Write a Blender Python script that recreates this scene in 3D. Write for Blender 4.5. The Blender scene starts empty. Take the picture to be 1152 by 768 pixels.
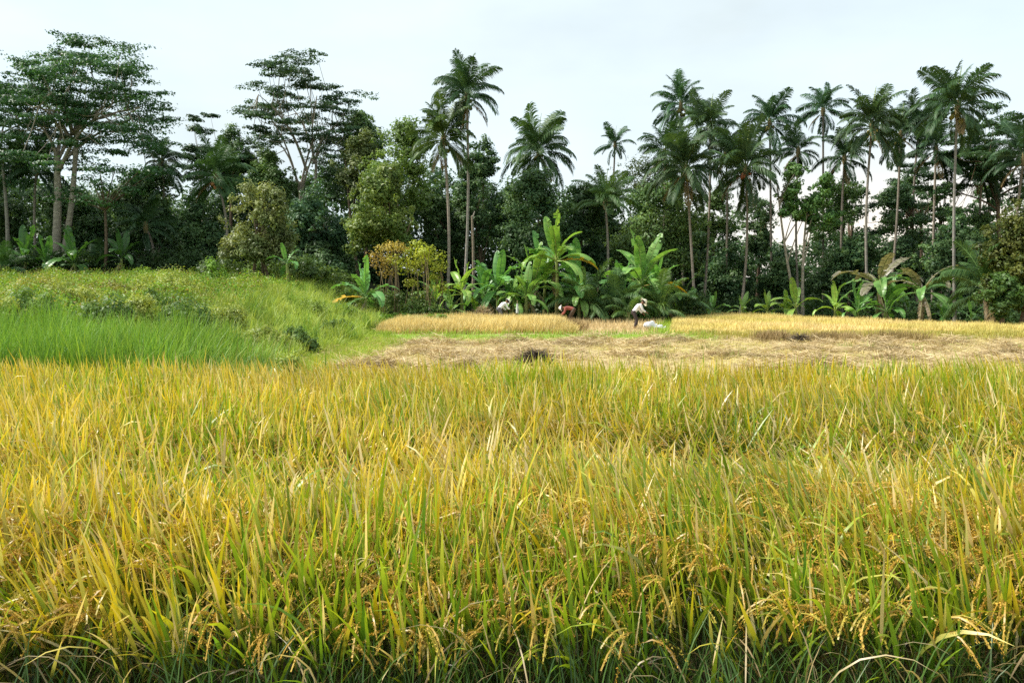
import bpy, math, random
import numpy as np
from mathutils import Vector

R = np.random.default_rng(11)
random.seed(5)
sc = bpy.context.scene
COL = sc.collection

# ------------------------------------------------------------------ camera
F = 896.0                                   # focal length in photo pixels (28 mm on a 36 mm sensor, 1152 px wide)
CAMZ = 2.2
PITCH = math.atan((384 - 325) / F)
cam = bpy.data.cameras.new("camera")
cam.lens = 28; cam.sensor_width = 36; cam.clip_end = 3000; cam.clip_start = 0.05
camo = bpy.data.objects.new("camera", cam); COL.objects.link(camo)
camo.location = (0, 0, CAMZ); camo.rotation_euler = (math.pi / 2 - PITCH, 0, 0)
sc.camera = camo


def at(px, py, D):
    u = (px - 576) / F; v = (384 - py) / F
    c, s = math.cos(PITCH), math.sin(PITCH)
    d = np.array([u, c + v * s, -s + v * c])
    return np.array([0, 0, CAMZ]) + d * (D / d[1])


def m_per_px(D):
    return D / F


# ------------------------------------------------------------------ terrain
def ss(a, b, x):
    t = np.clip((np.asarray(x, float) - a) / (b - a), 0, 1)
    return t * t * (3 - 2 * t)


def wob(x, y, k=1.0, ph=0.0):
    return (np.sin(x * 0.9 * k + 1.3 + ph) * np.cos(y * 0.7 * k + 0.4) + 0.6 * np.sin(x * 1.9 * k + y * 1.3 * k + ph)
            + 0.4 * np.sin(3.7 * k * x - 2.9 * k * y + 2 * ph)) / 2.0


def bank_mask(x, y):
    edge = -4.9 - 0.045 * (y - 17)
    return ss(0, 8.0, edge - x + 0.7 * wob(0 * x, y, 0.5)) * ss(15.2, 18.5, y)


def hz(x, y):
    x = np.asarray(x, float); y = np.asarray(y, float)
    z = 0.16 * ss(34.0, 35.2, y) - 0.35 * ss(15, 40, x) * ss(36, 50, y)
    h = 0.15 + 1.0 * ss(15.5, 24, y) + 0.95 * ss(24, 40, y) + 1.3 * ss(40, 65, y)
    b = bank_mask(x, y)
    z = z * (1 - b) + b * (h + 0.12 * wob(x, y, 0.8))
    z = z + 0.035 * wob(x, y, 1.7) * ss(13, 16, y) * (y < 60)
    z = z + 0.62 * (1 - ss(2.3, 3.4, y)) * ss(-12, -4, y)  # unseen rise of ground under and behind the camera, added to block low light
    z = z + 7.0 * ss(110, 420, np.hypot(x, y))
    return z


# ------------------------------------------------------------------ mesh helpers
class Acc:
    def __init__(self):
        self.V = []; self.Q = []; self.C = []; self.n = 0

    def add(self, V, Q, C):
        self.V.append(V.reshape(-1, 3)); self.Q.append(Q.reshape(-1, 4) + self.n); self.C.append(C.reshape(-1, 3))
        self.n += len(self.V[-1])


def mesh_of(name, acc, mat, smooth=False):
    V = np.concatenate(acc.V).astype(np.float32); Q = np.concatenate(acc.Q).astype(np.int32); C = np.concatenate(acc.C)
    me = bpy.data.meshes.new(name)
    me.vertices.add(len(V)); me.vertices.foreach_set("co", V.ravel())
    me.loops.add(Q.size); me.loops.foreach_set("vertex_index", Q.ravel())
    me.polygons.add(len(Q)); me.polygons.foreach_set("loop_start", np.arange(0, Q.size, 4, dtype=np.int32))
    if smooth:
        me.polygons.foreach_set("use_smooth", np.ones(len(Q), dtype=bool))
    me.update(calc_edges=True)
    a = me.attributes.new("col", "FLOAT_COLOR", "POINT")
    a.data.foreach_set("color", np.concatenate([C, np.ones((len(C), 1))], 1).astype(np.float32).ravel())
    me.materials.append(mat)
    return me


def link(name, me, parent=None):
    o = bpy.data.objects.new(name, me); COL.objects.link(o)
    if parent is not None:
        o.parent = parent
    return o


def build(name, acc, mat, parent=None, smooth=False):
    return link(name, mesh_of(name, acc, mat, smooth), parent)


def tag(o, label, cat, group=None):
    o["label"] = label; o["category"] = cat
    if group:
        o["group"] = group
    return o


def root(name, loc, label, cat, group=None):
    o = bpy.data.objects.new(name, None); COL.objects.link(o)
    o.location = [float(v) for v in loc]; o.empty_display_size = 0.3
    return tag(o, label, cat, group)


def stuff(o):
    o["kind"] = "stuff"; return o


def structure(o):
    o["kind"] = "structure"; return o


def col(c, n=None):
    c = np.asarray(c, float)
    return np.repeat(c[None], n, 0) if n is not None else c


def mixc(a, b, t):
    t = np.asarray(t)[..., None]
    return np.asarray(a) * (1 - t) + np.asarray(b) * t


BLADE = {2: [0.7, 1.0, 0.06], 3: [0.6, 1.0, 0.75, 0.05], 4: [0.55, 0.95, 1.0, 0.65, 0.04], 5: [0.55, 0.95, 1.0, 0.78, 0.42, 0.03]}


def ribbon(acc, P, az, a0, a1, L, W, S, c0, c1, tw=None, prof=None, pw=1.3):
    """N curved blades: root points P, heading az, lean from vertical a0 -> a1, length L, width W, S segments."""
    N = len(P)
    if N == 0:
        return
    b = lambda v: np.broadcast_to(np.asarray(v, float), (N,))
    az, a0, a1, L, W = map(b, (az, a0, a1, L, W))
    t = np.linspace(0, 1, S + 1); tm = (t[1:] + t[:-1]) / 2
    am = a0[:, None] + (a1 - a0)[:, None] * tm[None] ** pw
    at_ = a0[:, None] + (a1 - a0)[:, None] * t[None] ** pw
    st = (L / S)[:, None]
    r = np.concatenate([np.zeros((N, 1)), np.cumsum(np.sin(am) * st, 1)], 1)
    z = np.concatenate([np.zeros((N, 1)), np.cumsum(np.cos(am) * st, 1)], 1)
    ca, sa = np.cos(az)[:, None], np.sin(az)[:, None]
    Ctr = np.stack([P[:, 0:1] + r * ca, P[:, 1:2] + r * sa, P[:, 2:3] + z], -1)
    if tw is None:
        tw = R.uniform(-0.9, 0.9, N)
    tw = b(tw)[:, None]
    side = np.stack([-sa * np.ones_like(r), ca * np.ones_like(r), np.zeros_like(r)], -1)
    nor = np.stack([np.cos(at_) * ca, np.cos(at_) * sa, -np.sin(at_)], -1)
    wd = side * np.cos(tw)[..., None] + nor * np.sin(tw)[..., None]
    pr = np.asarray(BLADE.get(S) if prof is None else prof)[None, :, None] * W[:, None, None] * 0.5
    V = np.stack([Ctr - wd * pr, Ctr + wd * pr], 2)                      # N,S+1,2,3
    i = np.arange(N)[:, None] * (S + 1) * 2 + np.arange(S)[None] * 2
    Q = np.stack([i, i + 1, i + 3, i + 2], -1)
    c0 = np.broadcast_to(c0, (N, 3)); c1 = np.broadcast_to(c1, (N, 3))
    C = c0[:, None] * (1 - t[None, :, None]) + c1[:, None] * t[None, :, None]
    C = np.repeat(C[:, :, None], 2, 2)
    acc.add(V, Q, C)


def unit(v):
    return v / np.maximum(np.linalg.norm(v, axis=-1, keepdims=True), 1e-9)


def leaves(acc, P, N, size, C, aspect=0.5, fold=0.18, D=None):
    """one folded leaf (a quad) at each point P, facing N"""
    n = len(P)
    if n == 0:
        return
    N = unit(N)
    d = R.normal(size=(n, 3)) if D is None else D
    d = unit(d - N * (d * N).sum(1, keepdims=True))
    s = np.cross(N, d)
    size = np.broadcast_to(size, (n,))[:, None]
    f = N * size * fold
    V = np.stack([P - d * size * 0.5 - f, P + s * size * aspect * 0.5 + f * 0.4, P + d * size * 0.5 - f, P - s * size * aspect * 0.5 + f * 0.4], 1)
    i = np.arange(n)[:, None] * 4
    acc.add(V, i + np.arange(4)[None], np.repeat(np.broadcast_to(C, (n, 3))[:, None], 4, 1))


def tube(acc, pts, rad, c, sides=8, c2=None):
    pts = np.asarray(pts, float); K = len(pts)
    rad = np.broadcast_to(rad, (K,))
    tg = np.gradient(pts, axis=0); tg = unit(tg)
    ref = np.array([0.31, 0.95, 0.05])
    a = unit(np.cross(tg, ref)); b_ = np.cross(tg, a)
    th = np.linspace(0, 2 * np.pi, sides, endpoint=False)
    V = pts[:, None] + rad[:, None, None] * (np.cos(th)[None, :, None] * a[:, None] + np.sin(th)[None, :, None] * b_[:, None])
    i = np.arange(K - 1)[:, None] * sides + np.arange(sides)[None]
    j = np.arange(K - 1)[:, None] * sides + (np.arange(sides)[None] + 1) % sides
    Q = np.stack([i, j, j + sides, i + sides], -1)
    t = np.linspace(0, 1, K)
    c = np.asarray(c, float); c2 = c if c2 is None else np.asarray(c2, float)
    C = np.repeat((c[None] * (1 - t[:, None]) + c2[None] * t[:, None])[:, None], sides, 1)
    acc.add(V, Q, C)
    # end cap
    e = np.concatenate([V[-1], pts[-1:] + tg[-1:] * rad[-1] * 0.5])
    q = np.stack([np.arange(sides), (np.arange(sides) + 1) % sides, np.full(sides, sides), np.full(sides, sides)], -1)
    q = np.stack([np.arange(0, sides, 2), (np.arange(0, sides, 2) + 1) % sides, (np.arange(0, sides, 2) + 2) % sides, np.full((sides + 1) // 2, sides)], -1)
    acc.add(e, q, np.repeat(c2[None], sides + 1, 0))


def curve(p0, p1, bend, K=7, p=1.0):
    p0 = np.asarray(p0, float); p1 = np.asarray(p1, float)
    t = np.linspace(0, 1, K)[:, None]
    return p0 + (p1 - p0) * t + np.asarray(bend, float) * (np.sin(t * np.pi * p) if p == 1 else t * (1 - t) * 4)


# ------------------------------------------------------------------ materials
def newmat(name):
    m = bpy.data.materials.new(name); m.use_nodes = True
    nt = m.node_tree; nt.nodes.clear()
    return m, nt, nt.nodes, nt.links


def leaf_mat(name, trans=0.35, rough=0.5, spec=0.25, nscale=3.0, namt=0.35, tr_tint=(1.15, 1.1, 0.5), tint=False):
    m, nt, N, L = newmat(name)
    out = N.new("ShaderNodeOutputMaterial")
    at_ = N.new("ShaderNodeAttribute"); at_.attribute_name = "col"
    no = N.new("ShaderNodeTexNoise"); no.inputs["Scale"].default_value = nscale; no.inputs["Detail"].default_value = 3
    ge = N.new("ShaderNodeNewGeometry"); L.new(ge.outputs["Position"], no.inputs["Vector"])
    mr = N.new("ShaderNodeMapRange"); mr.inputs["From Min"].default_value = 0.3; mr.inputs["From Max"].default_value = 0.7
    mr.inputs["To Min"].default_value = 1 - namt; mr.inputs["To Max"].default_value = 1 + namt
    L.new(no.outputs["Fac"], mr.inputs["Value"])
    mu = N.new("ShaderNodeVectorMath"); mu.operation = "SCALE"
    L.new(at_.outputs["Color"], mu.inputs[0]); L.new(mr.outputs["Result"], mu.inputs["Scale"])
    src = mu.outputs["Vector"]
    if tint:
        oi = N.new("ShaderNodeObjectInfo")
        m2 = N.new("ShaderNodeVectorMath"); m2.operation = "MULTIPLY"
        L.new(src, m2.inputs[0]); L.new(oi.outputs["Color"], m2.inputs[1]); src = m2.outputs["Vector"]
    p = N.new("ShaderNodeBsdfPrincipled"); p.inputs["Roughness"].default_value = rough
    p.inputs["Specular IOR Level"].default_value = spec
    L.new(src, p.inputs["Base Color"])
    tr = N.new("ShaderNodeBsdfTranslucent")
    tm = N.new("ShaderNodeVectorMath"); tm.operation = "MULTIPLY"; tm.inputs[1].default_value = tr_tint
    L.new(src, tm.inputs[0]); L.new(tm.outputs["Vector"], tr.inputs["Color"])
    mx = N.new("ShaderNodeMixShader"); mx.inputs[0].default_value = trans
    L.new(p.outputs[0], mx.inputs[1]); L.new(tr.outputs[0], mx.inputs[2]); L.new(mx.outputs[0], out.inputs["Surface"])
    return m


def solid_mat(name, rough=0.8, nscale=8.0, namt=0.4, spec=0.2, bump=0.3, stretch=(1, 1, 1), c=None):
    m, nt, N, L = newmat(name)
    out = N.new("ShaderNodeOutputMaterial")
    p = N.new("ShaderNodeBsdfPrincipled"); p.inputs["Roughness"].default_value = rough
    p.inputs["Specular IOR Level"].default_value = spec
    tc = N.new("ShaderNodeTexCoord"); mp = N.new("ShaderNodeMapping"); mp.inputs["Scale"].default_value = stretch
    L.new(tc.outputs["Object"], mp.inputs["Vector"])
    no = N.new("ShaderNodeTexNoise"); no.inputs["Scale"].default_value = nscale; no.inputs["Detail"].default_value = 6
    no.inputs["Roughness"].default_value = 0.65
    L.new(mp.outputs["Vector"], no.inputs["Vector"])
    mr = N.new("ShaderNodeMapRange"); mr.inputs["From Min"].default_value = 0.3; mr.inputs["From Max"].default_value = 0.7
    mr.inputs["To Min"].default_value = 1 - namt; mr.inputs["To Max"].default_value = 1 + namt
    L.new(no.outputs["Fac"], mr.inputs["Value"])
    mu = N.new("ShaderNodeVectorMath"); mu.operation = "SCALE"
    if c is None:
        a = N.new("ShaderNodeAttribute"); a.attribute_name = "col"; L.new(a.outputs["Color"], mu.inputs[0])
    else:
        mu.inputs[0].default_value = c
    L.new(mr.outputs["Result"], mu.inputs["Scale"]); L.new(mu.outputs["Vector"], p.inputs["Base Color"])
    bp = N.new("ShaderNodeBump"); bp.inputs["Strength"].default_value = bump; bp.inputs["Distance"].default_value = 0.03
    L.new(no.outputs["Fac"], bp.inputs["Height"]); L.new(bp.outputs["Normal"], p.inputs["Normal"])
    L.new(p.outputs[0], out.inputs["Surface"])
    return m


M_RICE = leaf_mat("rice_blades", trans=0.40, rough=0.38, spec=0.5, nscale=0.9, namt=0.18, tr_tint=(1.15, 1.1, 0.6))
M_GRAIN = leaf_mat("rice_grain", trans=0.1, rough=0.6, spec=0.2, nscale=5, namt=0.2)
M_GRASS = leaf_mat("green_grass", trans=0.35, rough=0.5, spec=0.25, nscale=0.6, namt=0.25)
M_STRAW = leaf_mat("straw", trans=0.15, rough=0.7, spec=0.15, nscale=0.8, namt=0.2, tr_tint=(1.1, 1, 0.7))
M_LEAF = leaf_mat("tree_leaves", trans=0.36, rough=0.48, spec=0.3, nscale=0.35, namt=0.3)
M_FROND = leaf_mat("palm_fronds", trans=0.25, rough=0.5, spec=0.25, nscale=0.8, namt=0.2, tint=True)
M_BANANA = leaf_mat("banana_leaves", trans=0.35, rough=0.38, spec=0.45, nscale=2.5, namt=0.15, tint=True)
M_BARK = solid_mat("bark", nscale=2.5, namt=0.45, stretch=(1, 1, 4), bump=0.5)
M_PALMBARK = solid_mat("palm_bark", nscale=3, namt=0.35, stretch=(0.6, 0.6, 5), bump=0.6)
M_GROUND = solid_mat("soil_and_litter", rough=0.95, nscale=2.2, namt=0.4, spec=0.05, bump=0.8)
M_SKIN = solid_mat("brown_skin", rough=0.55, nscale=10, namt=0.1, bump=0.05, c=(0.20, 0.10, 0.055))
M_HAIR = solid_mat("black_hair", rough=0.6, nscale=20, namt=0.3, bump=0.2, c=(0.012, 0.010, 0.009))


def cloth(name, c):
    return solid_mat(name, rough=0.85, nscale=9, namt=0.12, bump=0.4, c=c)


# ------------------------------------------------------------------ ground sheet
xs = np.concatenate([np.array([-900, -500, -300, -200, -140, -100, -80]), np.arange(-64, 64.1, 0.5), np.array([80, 100, 140, 200, 300, 500, 900])])
ys = np.concatenate([np.array([-300, -120, -50, -20, -10]), np.arange(-5, 80.1, 0.5), np.array([95, 120, 160, 220, 300, 450, 700, 1100])])
GX, GY = np.meshgrid(xs, ys)
GZ = hz(GX, GY)
bm = bank_mask(GX, GY)


def right_field(x, y):          # the golden field on the right, beyond the grass path
    xl = 8.0 + (y - 40) * 0.22
    back = 58 - np.clip((x - 17) * 1.55, -4, 18)
    return (x > xl) & (y > 35.2 + 1.3 * wob(x, y * 3, 0.55)) & (y < back + 0.4 * wob(x, y, 0.5))


def left_strip(x, y):
    return (x > -6.2 - 0.08 * (y - 36)) & (x < 3.1 + .5 * wob(0 * x, y, 1.1)) & (y > 36.2 + .4 * wob(x, 0 * y, .9)) & (y < 44.8)


def path_strip(x, y):
    xl = 8.0 + (y - 40) * 0.22
    return ((x < xl) & (x > xl - 1.0) & (y > 35) & (y < 54)) | ((y > 33.6 + 0.4 * wob(x, 0 * y, .6)) & (y < 36.0) & (x < 9))


gc = np.zeros(GX.shape + (3,)); gc[:] = (0.40, 0.32, 0.18)
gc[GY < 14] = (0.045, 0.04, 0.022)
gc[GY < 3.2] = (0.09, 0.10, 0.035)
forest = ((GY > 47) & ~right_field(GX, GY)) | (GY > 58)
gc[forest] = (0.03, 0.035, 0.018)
gc[right_field(GX, GY)] = (0.50, 0.38, 0.15)
gc[left_strip(GX, GY)] = (0.30, 0.21, 0.09)
gc[path_strip(GX, GY)] = (0.20, 0.30, 0.05)
gc = np.where((bm > 0.02)[..., None] & (GY < 52)[..., None], np.array((0.10, 0.15, 0.03)), gc)
a = Acc()
ny, nx = GX.shape
i = (np.arange(ny - 1)[:, None] * nx + np.arange(nx - 1)[None])
a.add(np.stack([GX, GY, GZ], -1), np.stack([i, i + 1, i + nx + 1, i + nx], -1), gc)
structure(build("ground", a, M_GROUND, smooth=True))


# ------------------------------------------------------------------ foreground ripe rice
def rice_zone(acc, gacc, y0, y1, dens, pdens, S, ngrain, gsize):
    half = lambda y: 0.72 * y + 2.6
    A = (half(y0) + half(y1)) * (y1 - y0)
    n = int(A * dens * 1.25)
    y = R.uniform(y0, y1, n); x = R.uniform(-1, 1, n) * half(y1)
    k = np.abs(x) < half(y); x, y = x[k], y[k]
    # planted in hills about 20 cm apart
    h = 0.19
    hx = (np.floor(x / h) + 0.5) * h; hy = (np.floor(y / h) + 0.5) * h
    x = hx + (x - hx) * 0.62 + 0.05 * np.sin(hx * 37 + hy * 11); y = hy + (y - hy) * 0.62 + 0.05 * np.sin(hx * 17 - hy * 29)
    k = y < 13.6 + 0.35 * wob(x, 0 * x, 0.9); x, y = x[k], y[k]; n = len(x)
    P = np.stack([x, y, hz(x, y)], 1)
    # lodged patches where the crop has been pushed over
    lod = np.exp(-(((x - 2.0) / 1.9) ** 2 + ((y - 7.6) / 1.1) ** 2)) + 1.1 * np.exp(-(((x - 4.9) / 1.3) ** 2 + ((y - 7.3) / 1.1) ** 2)) \
        + 0.55 * np.exp(-(((x + 1.8) / 1.5) ** 2 + ((y - 6.6) / 0.9) ** 2))
    lod = np.clip(lod, 0, 1)
    fx_ = -.10 + .24 * wob(x, y, .55, 5.); fy_ = .16 * wob(x, y, .6, 2.2) - .15 * (1 - ss(3.8, 4.8, y))
    def bend_(az, l, k=1.0):
        vx = l * np.cos(az) + k * fx_; vy = l * np.sin(az) + k * fy_
        return np.arctan2(vy, vx), np.hypot(vx, vy)
    patch = wob(x, y, 0.75, 1.0)
    fr_ = 0.80 + 0.20 * ss(3.75, 4.5, y)
    green = np.clip(0.36 + 0.12 * ss(-3, 4, x) + 0.42 * wob(x, y, 1.1, 3.0) + .22 * (1 - ss(3.9, 5.0, y)) + R.normal(0, 0.22, n), 0, 1)
    hgt = (0.73 + 0.07 * patch + R.normal(0, 0.05, n)) * (1 - 0.45 * lod) * fr_
    az0 = np.where(R.random(n) < 0.35 + 0.6 * lod, math.pi * 0.95 + R.normal(0, 0.5, n), R.uniform(0, 2 * math.pi, n))
    ln = np.abs(R.normal(0.10, 0.07, n)) + lod * R.uniform(0.6, 1.15, n)
    az0, ln = bend_(az0, ln, .5)
    st_c0 = mixc((0.03, 0.09, 0.016), (0.08, 0.08, 0.03), R.random(n)); st_c1 = mixc((0.16, 0.15, 0.025), (0.08, 0.14, 0.02), green)  # green stems, colour darkened to paint the shade low in the crop
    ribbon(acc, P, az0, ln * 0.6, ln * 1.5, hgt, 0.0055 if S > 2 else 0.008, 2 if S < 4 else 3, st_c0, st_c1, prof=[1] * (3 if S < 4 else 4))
    top = lambda f: P + np.stack([np.cos(az0) * np.sin(ln) * hgt * f, np.sin(az0) * np.sin(ln) * hgt * f, np.cos(ln) * hgt * f], 1)
    # leaves: flag leaf, second leaf, low leaf
    for kind, f0, f1, L0, L1, W in ((0, 0.58, 0.84, 0.28, 0.64, 0.0225), (1, 0.40, 0.72, 0.30, 0.50, 0.0165), (0, 0.66, 0.90, 0.22, 0.46, 0.0165), (2, 0.15, 0.5, 0.28, 0.46, 0.012)):
        if kind == 2 and S == 2:
            continue
        f = R.uniform(f0, f1, n)
        Q = P + np.stack([np.cos(az0) * np.sin(ln) * hgt * f, np.sin(az0) * np.sin(ln) * hgt * f, np.cos(ln) * hgt * f], 1)
        azl = np.where(R.random(n) < 0.25 + 0.7 * lod, az0 + R.normal(0, 0.35, n), R.uniform(0, 2 * math.pi, n))
        l0 = np.abs(R.normal(0.12, 0.22, n)) + lod * R.uniform(0.3, 1.0, n) + (0.25 if kind else 0)
        azl, l0 = bend_(azl, l0)
        l1 = l0 + np.abs(R.normal(0.12, 0.22, n)) + (0.5 * R.random(n) if kind else 0) + (R.random(n) < 0.10) * 1.4
        L = R.uniform(L0, L1, n) * (.55 + .45 * fr_)
        ye = mixc((0.78, 0.54, 0.02), (0.84, 0.70, 0.26), R.random(n) ** 1.9)
        gr = mixc((0.42, 0.53, 0.022), (0.09, 0.29, 0.018), R.random(n) ** 1.5)
        g = np.clip(green + (0.2 if kind else -0.02) + R.normal(0, 0.2, n), 0, 1)
        g = ss(.25, .75, g)
        c1 = mixc(ye, gr, g * 0.9)
        c0 = mixc(mixc((0.13, 0.25, 0.018), (0.025, 0.10, 0.012), R.random(n)), c1, 0.12)  # greener leaf bases, darkened further as painted shade between the blades
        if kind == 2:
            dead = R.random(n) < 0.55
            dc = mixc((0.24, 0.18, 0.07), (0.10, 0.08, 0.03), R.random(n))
            c0 = np.where(dead[:, None], dc, c0 * 0.6); c1 = np.where(dead[:, None], dc * 1.1, c1 * 0.5); l1 = l1 + dead * R.uniform(0, 1.2, n)  # low leaves dimmed in colour to deepen the shade near the ground
        else:
            dead = R.random(n) < 0.10 + 0.35 * lod
            dc = mixc((0.84, 0.72, 0.40), (0.56, 0.40, 0.15), R.random(n))
            c0 = np.where(dead[:, None], dc, c0); c1 = np.where(dead[:, None], dc, c1)
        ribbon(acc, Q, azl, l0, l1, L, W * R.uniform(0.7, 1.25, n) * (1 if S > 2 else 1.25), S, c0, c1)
    # panicles: an arched, drooping ear of grains
    m = R.random(n) < pdens * (0.7 + 0.3 * ss(3.9, 4.9, y)) * (0.75 + .5 * wob(x, y, 1.6, 8.))
    Q = top(1.0)[m]; k = len(Q)
    st_ = 3 if S > 3 else 2; m = np.flatnonzero(m); m = np.repeat(m, st_); Q = np.repeat(Q, st_, 0); k = len(Q); ngrain = int(ngrain / 2)
    aza = np.where(R.random(k) < 0.4, az0[m], np.repeat(R.uniform(0, 2 * math.pi, k // st_), st_)) + R.normal(0, .3, k); L = R.uniform(0.17, 0.30, k)
    pc = mixc((0.50, 0.29, 0.035), (0.64, 0.44, 0.09), R.random(k)); pc = mixc(pc, (0.45, 0.42, 0.06), (R.random(k) < 0.25) * 0.6)
    a0 = R.uniform(0.3, 0.9, k); a1 = R.uniform(2.4, 3.05, k)
    ribbon(acc, Q, aza, a0, a1, L, 0.008, 4 if S > 3 else 3, pc * 0.8, pc, prof=[1] * (5 if S > 3 else 4), pw=0.6)
    g = ngrain
    t = R.uniform(0.25, 1.0, (k, g))
    tt = np.linspace(0, 1, 13); ang = a0[:, None] + (a1 - a0)[:, None] * ((tt[1:] + tt[:-1]) / 2)[None] ** .6
    cr = np.concatenate([np.zeros((k, 1)), np.cumsum(np.sin(ang), 1)], 1) * L[:, None] / 12; cz = np.concatenate([np.zeros((k, 1)), np.cumsum(np.cos(ang), 1)], 1) * L[:, None] / 12
    ix = t * 12; i0 = np.minimum(ix.astype(int), 11); fx = ix - i0; kk = np.arange(k)[:, None]
    rr = cr[kk, i0] * (1 - fx) + cr[kk, i0 + 1] * fx; zz = cz[kk, i0] * (1 - fx) + cz[kk, i0 + 1] * fx
    sp = 0.004 * (1.15 - t)[..., None] + 0.003
    G = np.stack([Q[:, 0:1] + rr * np.cos(aza)[:, None], Q[:, 1:2] + rr * np.sin(aza)[:, None], Q[:, 2:3] + zz], -1) + R.normal(0, 1, (k, g, 3)) * sp
    G[..., 2] -= np.abs(R.normal(0, 0.008, (k, g)))
    ga = a0[:, None] + (a1 - a0)[:, None] * t ** .6
    Dv = np.stack([np.sin(ga) * np.cos(aza)[:, None], np.sin(ga) * np.sin(aza)[:, None], np.cos(ga)], -1) + R.normal(0, 0.35, (k, g, 3))
    C = np.repeat(pc[:, None], g, 1) * R.uniform(0.75, 1.25, (k, g, 1))
    leaves(gacc, G.reshape(-1, 3), R.normal(size=(k * g, 3)), gsize * R.uniform(0.8, 1.25, k * g), C.reshape(-1, 3), aspect=0.45, fold=0.1, D=Dv.reshape(-1, 3))


ra, ga = Acc(), Acc()
rice_zone(ra, ga, 3.75, 5.8, 180, 0.70, 5, 84, 0.0130)
rice_zone(ra, ga, 5.8, 8.6, 165, 0.50, 4, 44, 0.0165)
rice_zone(ra, ga, 8.6, 14.2, 165, 0.28, 3, 22, 0.022)
# straw-coloured dead leaves arching out of the front rows, and low green weeds
n = 420
x = R.uniform(-6, 6, n); y = 3.45 + np.abs(R.normal(0, 0.35, n))
P = np.stack([x, y, R.uniform(0.0, 0.40, n)], 1)
dc = mixc((0.50, 0.40, 0.22), (0.30, 0.21, 0.10), R.random(n))
ribbon(ra, P, R.uniform(0, 2 * math.pi, n), R.uniform(0.1, 0.7, n), R.uniform(1.2, 2.6, n), R.uniform(0.3, 0.6, n), R.uniform(0.005, 0.009, n), 5, dc, dc * 1.15)
n = 3600
x = R.uniform(-6, 6, n); y = R.uniform(3.3, 4.2, n)
P = np.stack([x, y, 0 * x], 1)
gcx = mixc((0.05, 0.11, 0.025), (0.09, 0.17, 0.035), R.random(n))
ribbon(ra, P, R.uniform(0, 2 * math.pi, n), 0.1, R.uniform(0.3, 1.3, n), R.uniform(0.3, 0.75, n), R.uniform(0.006, 0.012, n), 4, gcx * .7, gcx * 1.2)
rice = stuff(build("ripe_rice", ra, M_RICE))
tag(rice, "ripe yellow green rice crop filling the foreground", "rice crop")
ears = stuff(build("rice_ears", ga, M_GRAIN))
tag(ears, "golden drooping ears of grain hanging in the foreground rice", "rice ears")


# ------------------------------------------------------------------ far ripe rice, stubble, grass verges
def scatter(n, x0, x1, y0, y1, test=None):
    x = R.uniform(x0, x1, n); y = R.uniform(y0, y1, n)
    if test is not None:
        k = test(x, y); x, y = x[k], y[k]
    return np.stack([x, y, hz(x, y)], 1)


def grass(acc, P, L0, L1, W0, W1, cA, cB, S=2, lean=0.25, curl=0.6, tip=1.1):
    n = len(P); c = mixc(cA, cB, R.random(n))
    l0 = np.abs(R.normal(0, lean, n))
    ribbon(acc, P, R.uniform(0, 2 * math.pi, n), l0, l0 + np.abs(R.normal(0, curl, n)), R.uniform(L0, L1, n), R.uniform(W0, W1, n), S, c * 0.9, c * tip)


fa = Acc()
P = scatter(60000, -10, 3.8, 36, 45, left_strip)
hv = (.96 + .22 * wob(P[:, 0], P[:, 1], 1.1)) * (.6 + .4 * ss(36.0, 37.2, P[:, 1])) * (.55 + .45 * ss(3.4, 2.2, P[:, 0])) * (.6 + .4 * ss(-6.6, -5.4, P[:, 0]))
grass(fa, P, 0.45 * hv, 0.80 * hv, 0.012, 0.03, (0.66, 0.52, 0.19), (0.76, 0.64, 0.31), S=2, lean=0.2, curl=0.6)
grass(fa, P[:6000], 0.25, 0.5, 0.012, 0.03, (0.40, 0.36, 0.08), (0.36, 0.26, 0.10), S=2)
tag(stuff(build("golden_rice_strip", fa, M_STRAW)), "narrow strip of standing golden rice on the raised terrace", "rice crop")
fa = Acc()
P = scatter(170000, 7, 44, 34, 60, right_field)
gfac = np.clip(0.5 + 0.8 * wob(P[:, 0], P[:, 1], 0.35, 2.0), 0, 1)
n = len(P); c = mixc(mixc((0.68, 0.52, 0.20), (0.76, 0.63, 0.32), R.random(n)), mixc((0.50, 0.52, 0.10), (0.52, 0.45, 0.11), R.random(n)), gfac * 0.6)
l0 = np.abs(R.normal(0, .15, n))
ribbon(fa, P, R.uniform(0, 6.283, n), l0, l0 + np.abs(R.normal(0, .5, n)), R.uniform(.25, .48, n) * (.85 + .3 * wob(P[:, 0], P[:, 1], .8)) * (.55 + .45 * ss(35, 38, P[:, 1])), R.uniform(.012, .03, n), 2, c * .85, c * 1.1)
tag(stuff(build("golden_rice_field", fa, M_STRAW)), "wide golden rice field on the right in front of the palms", "rice crop")

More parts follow.
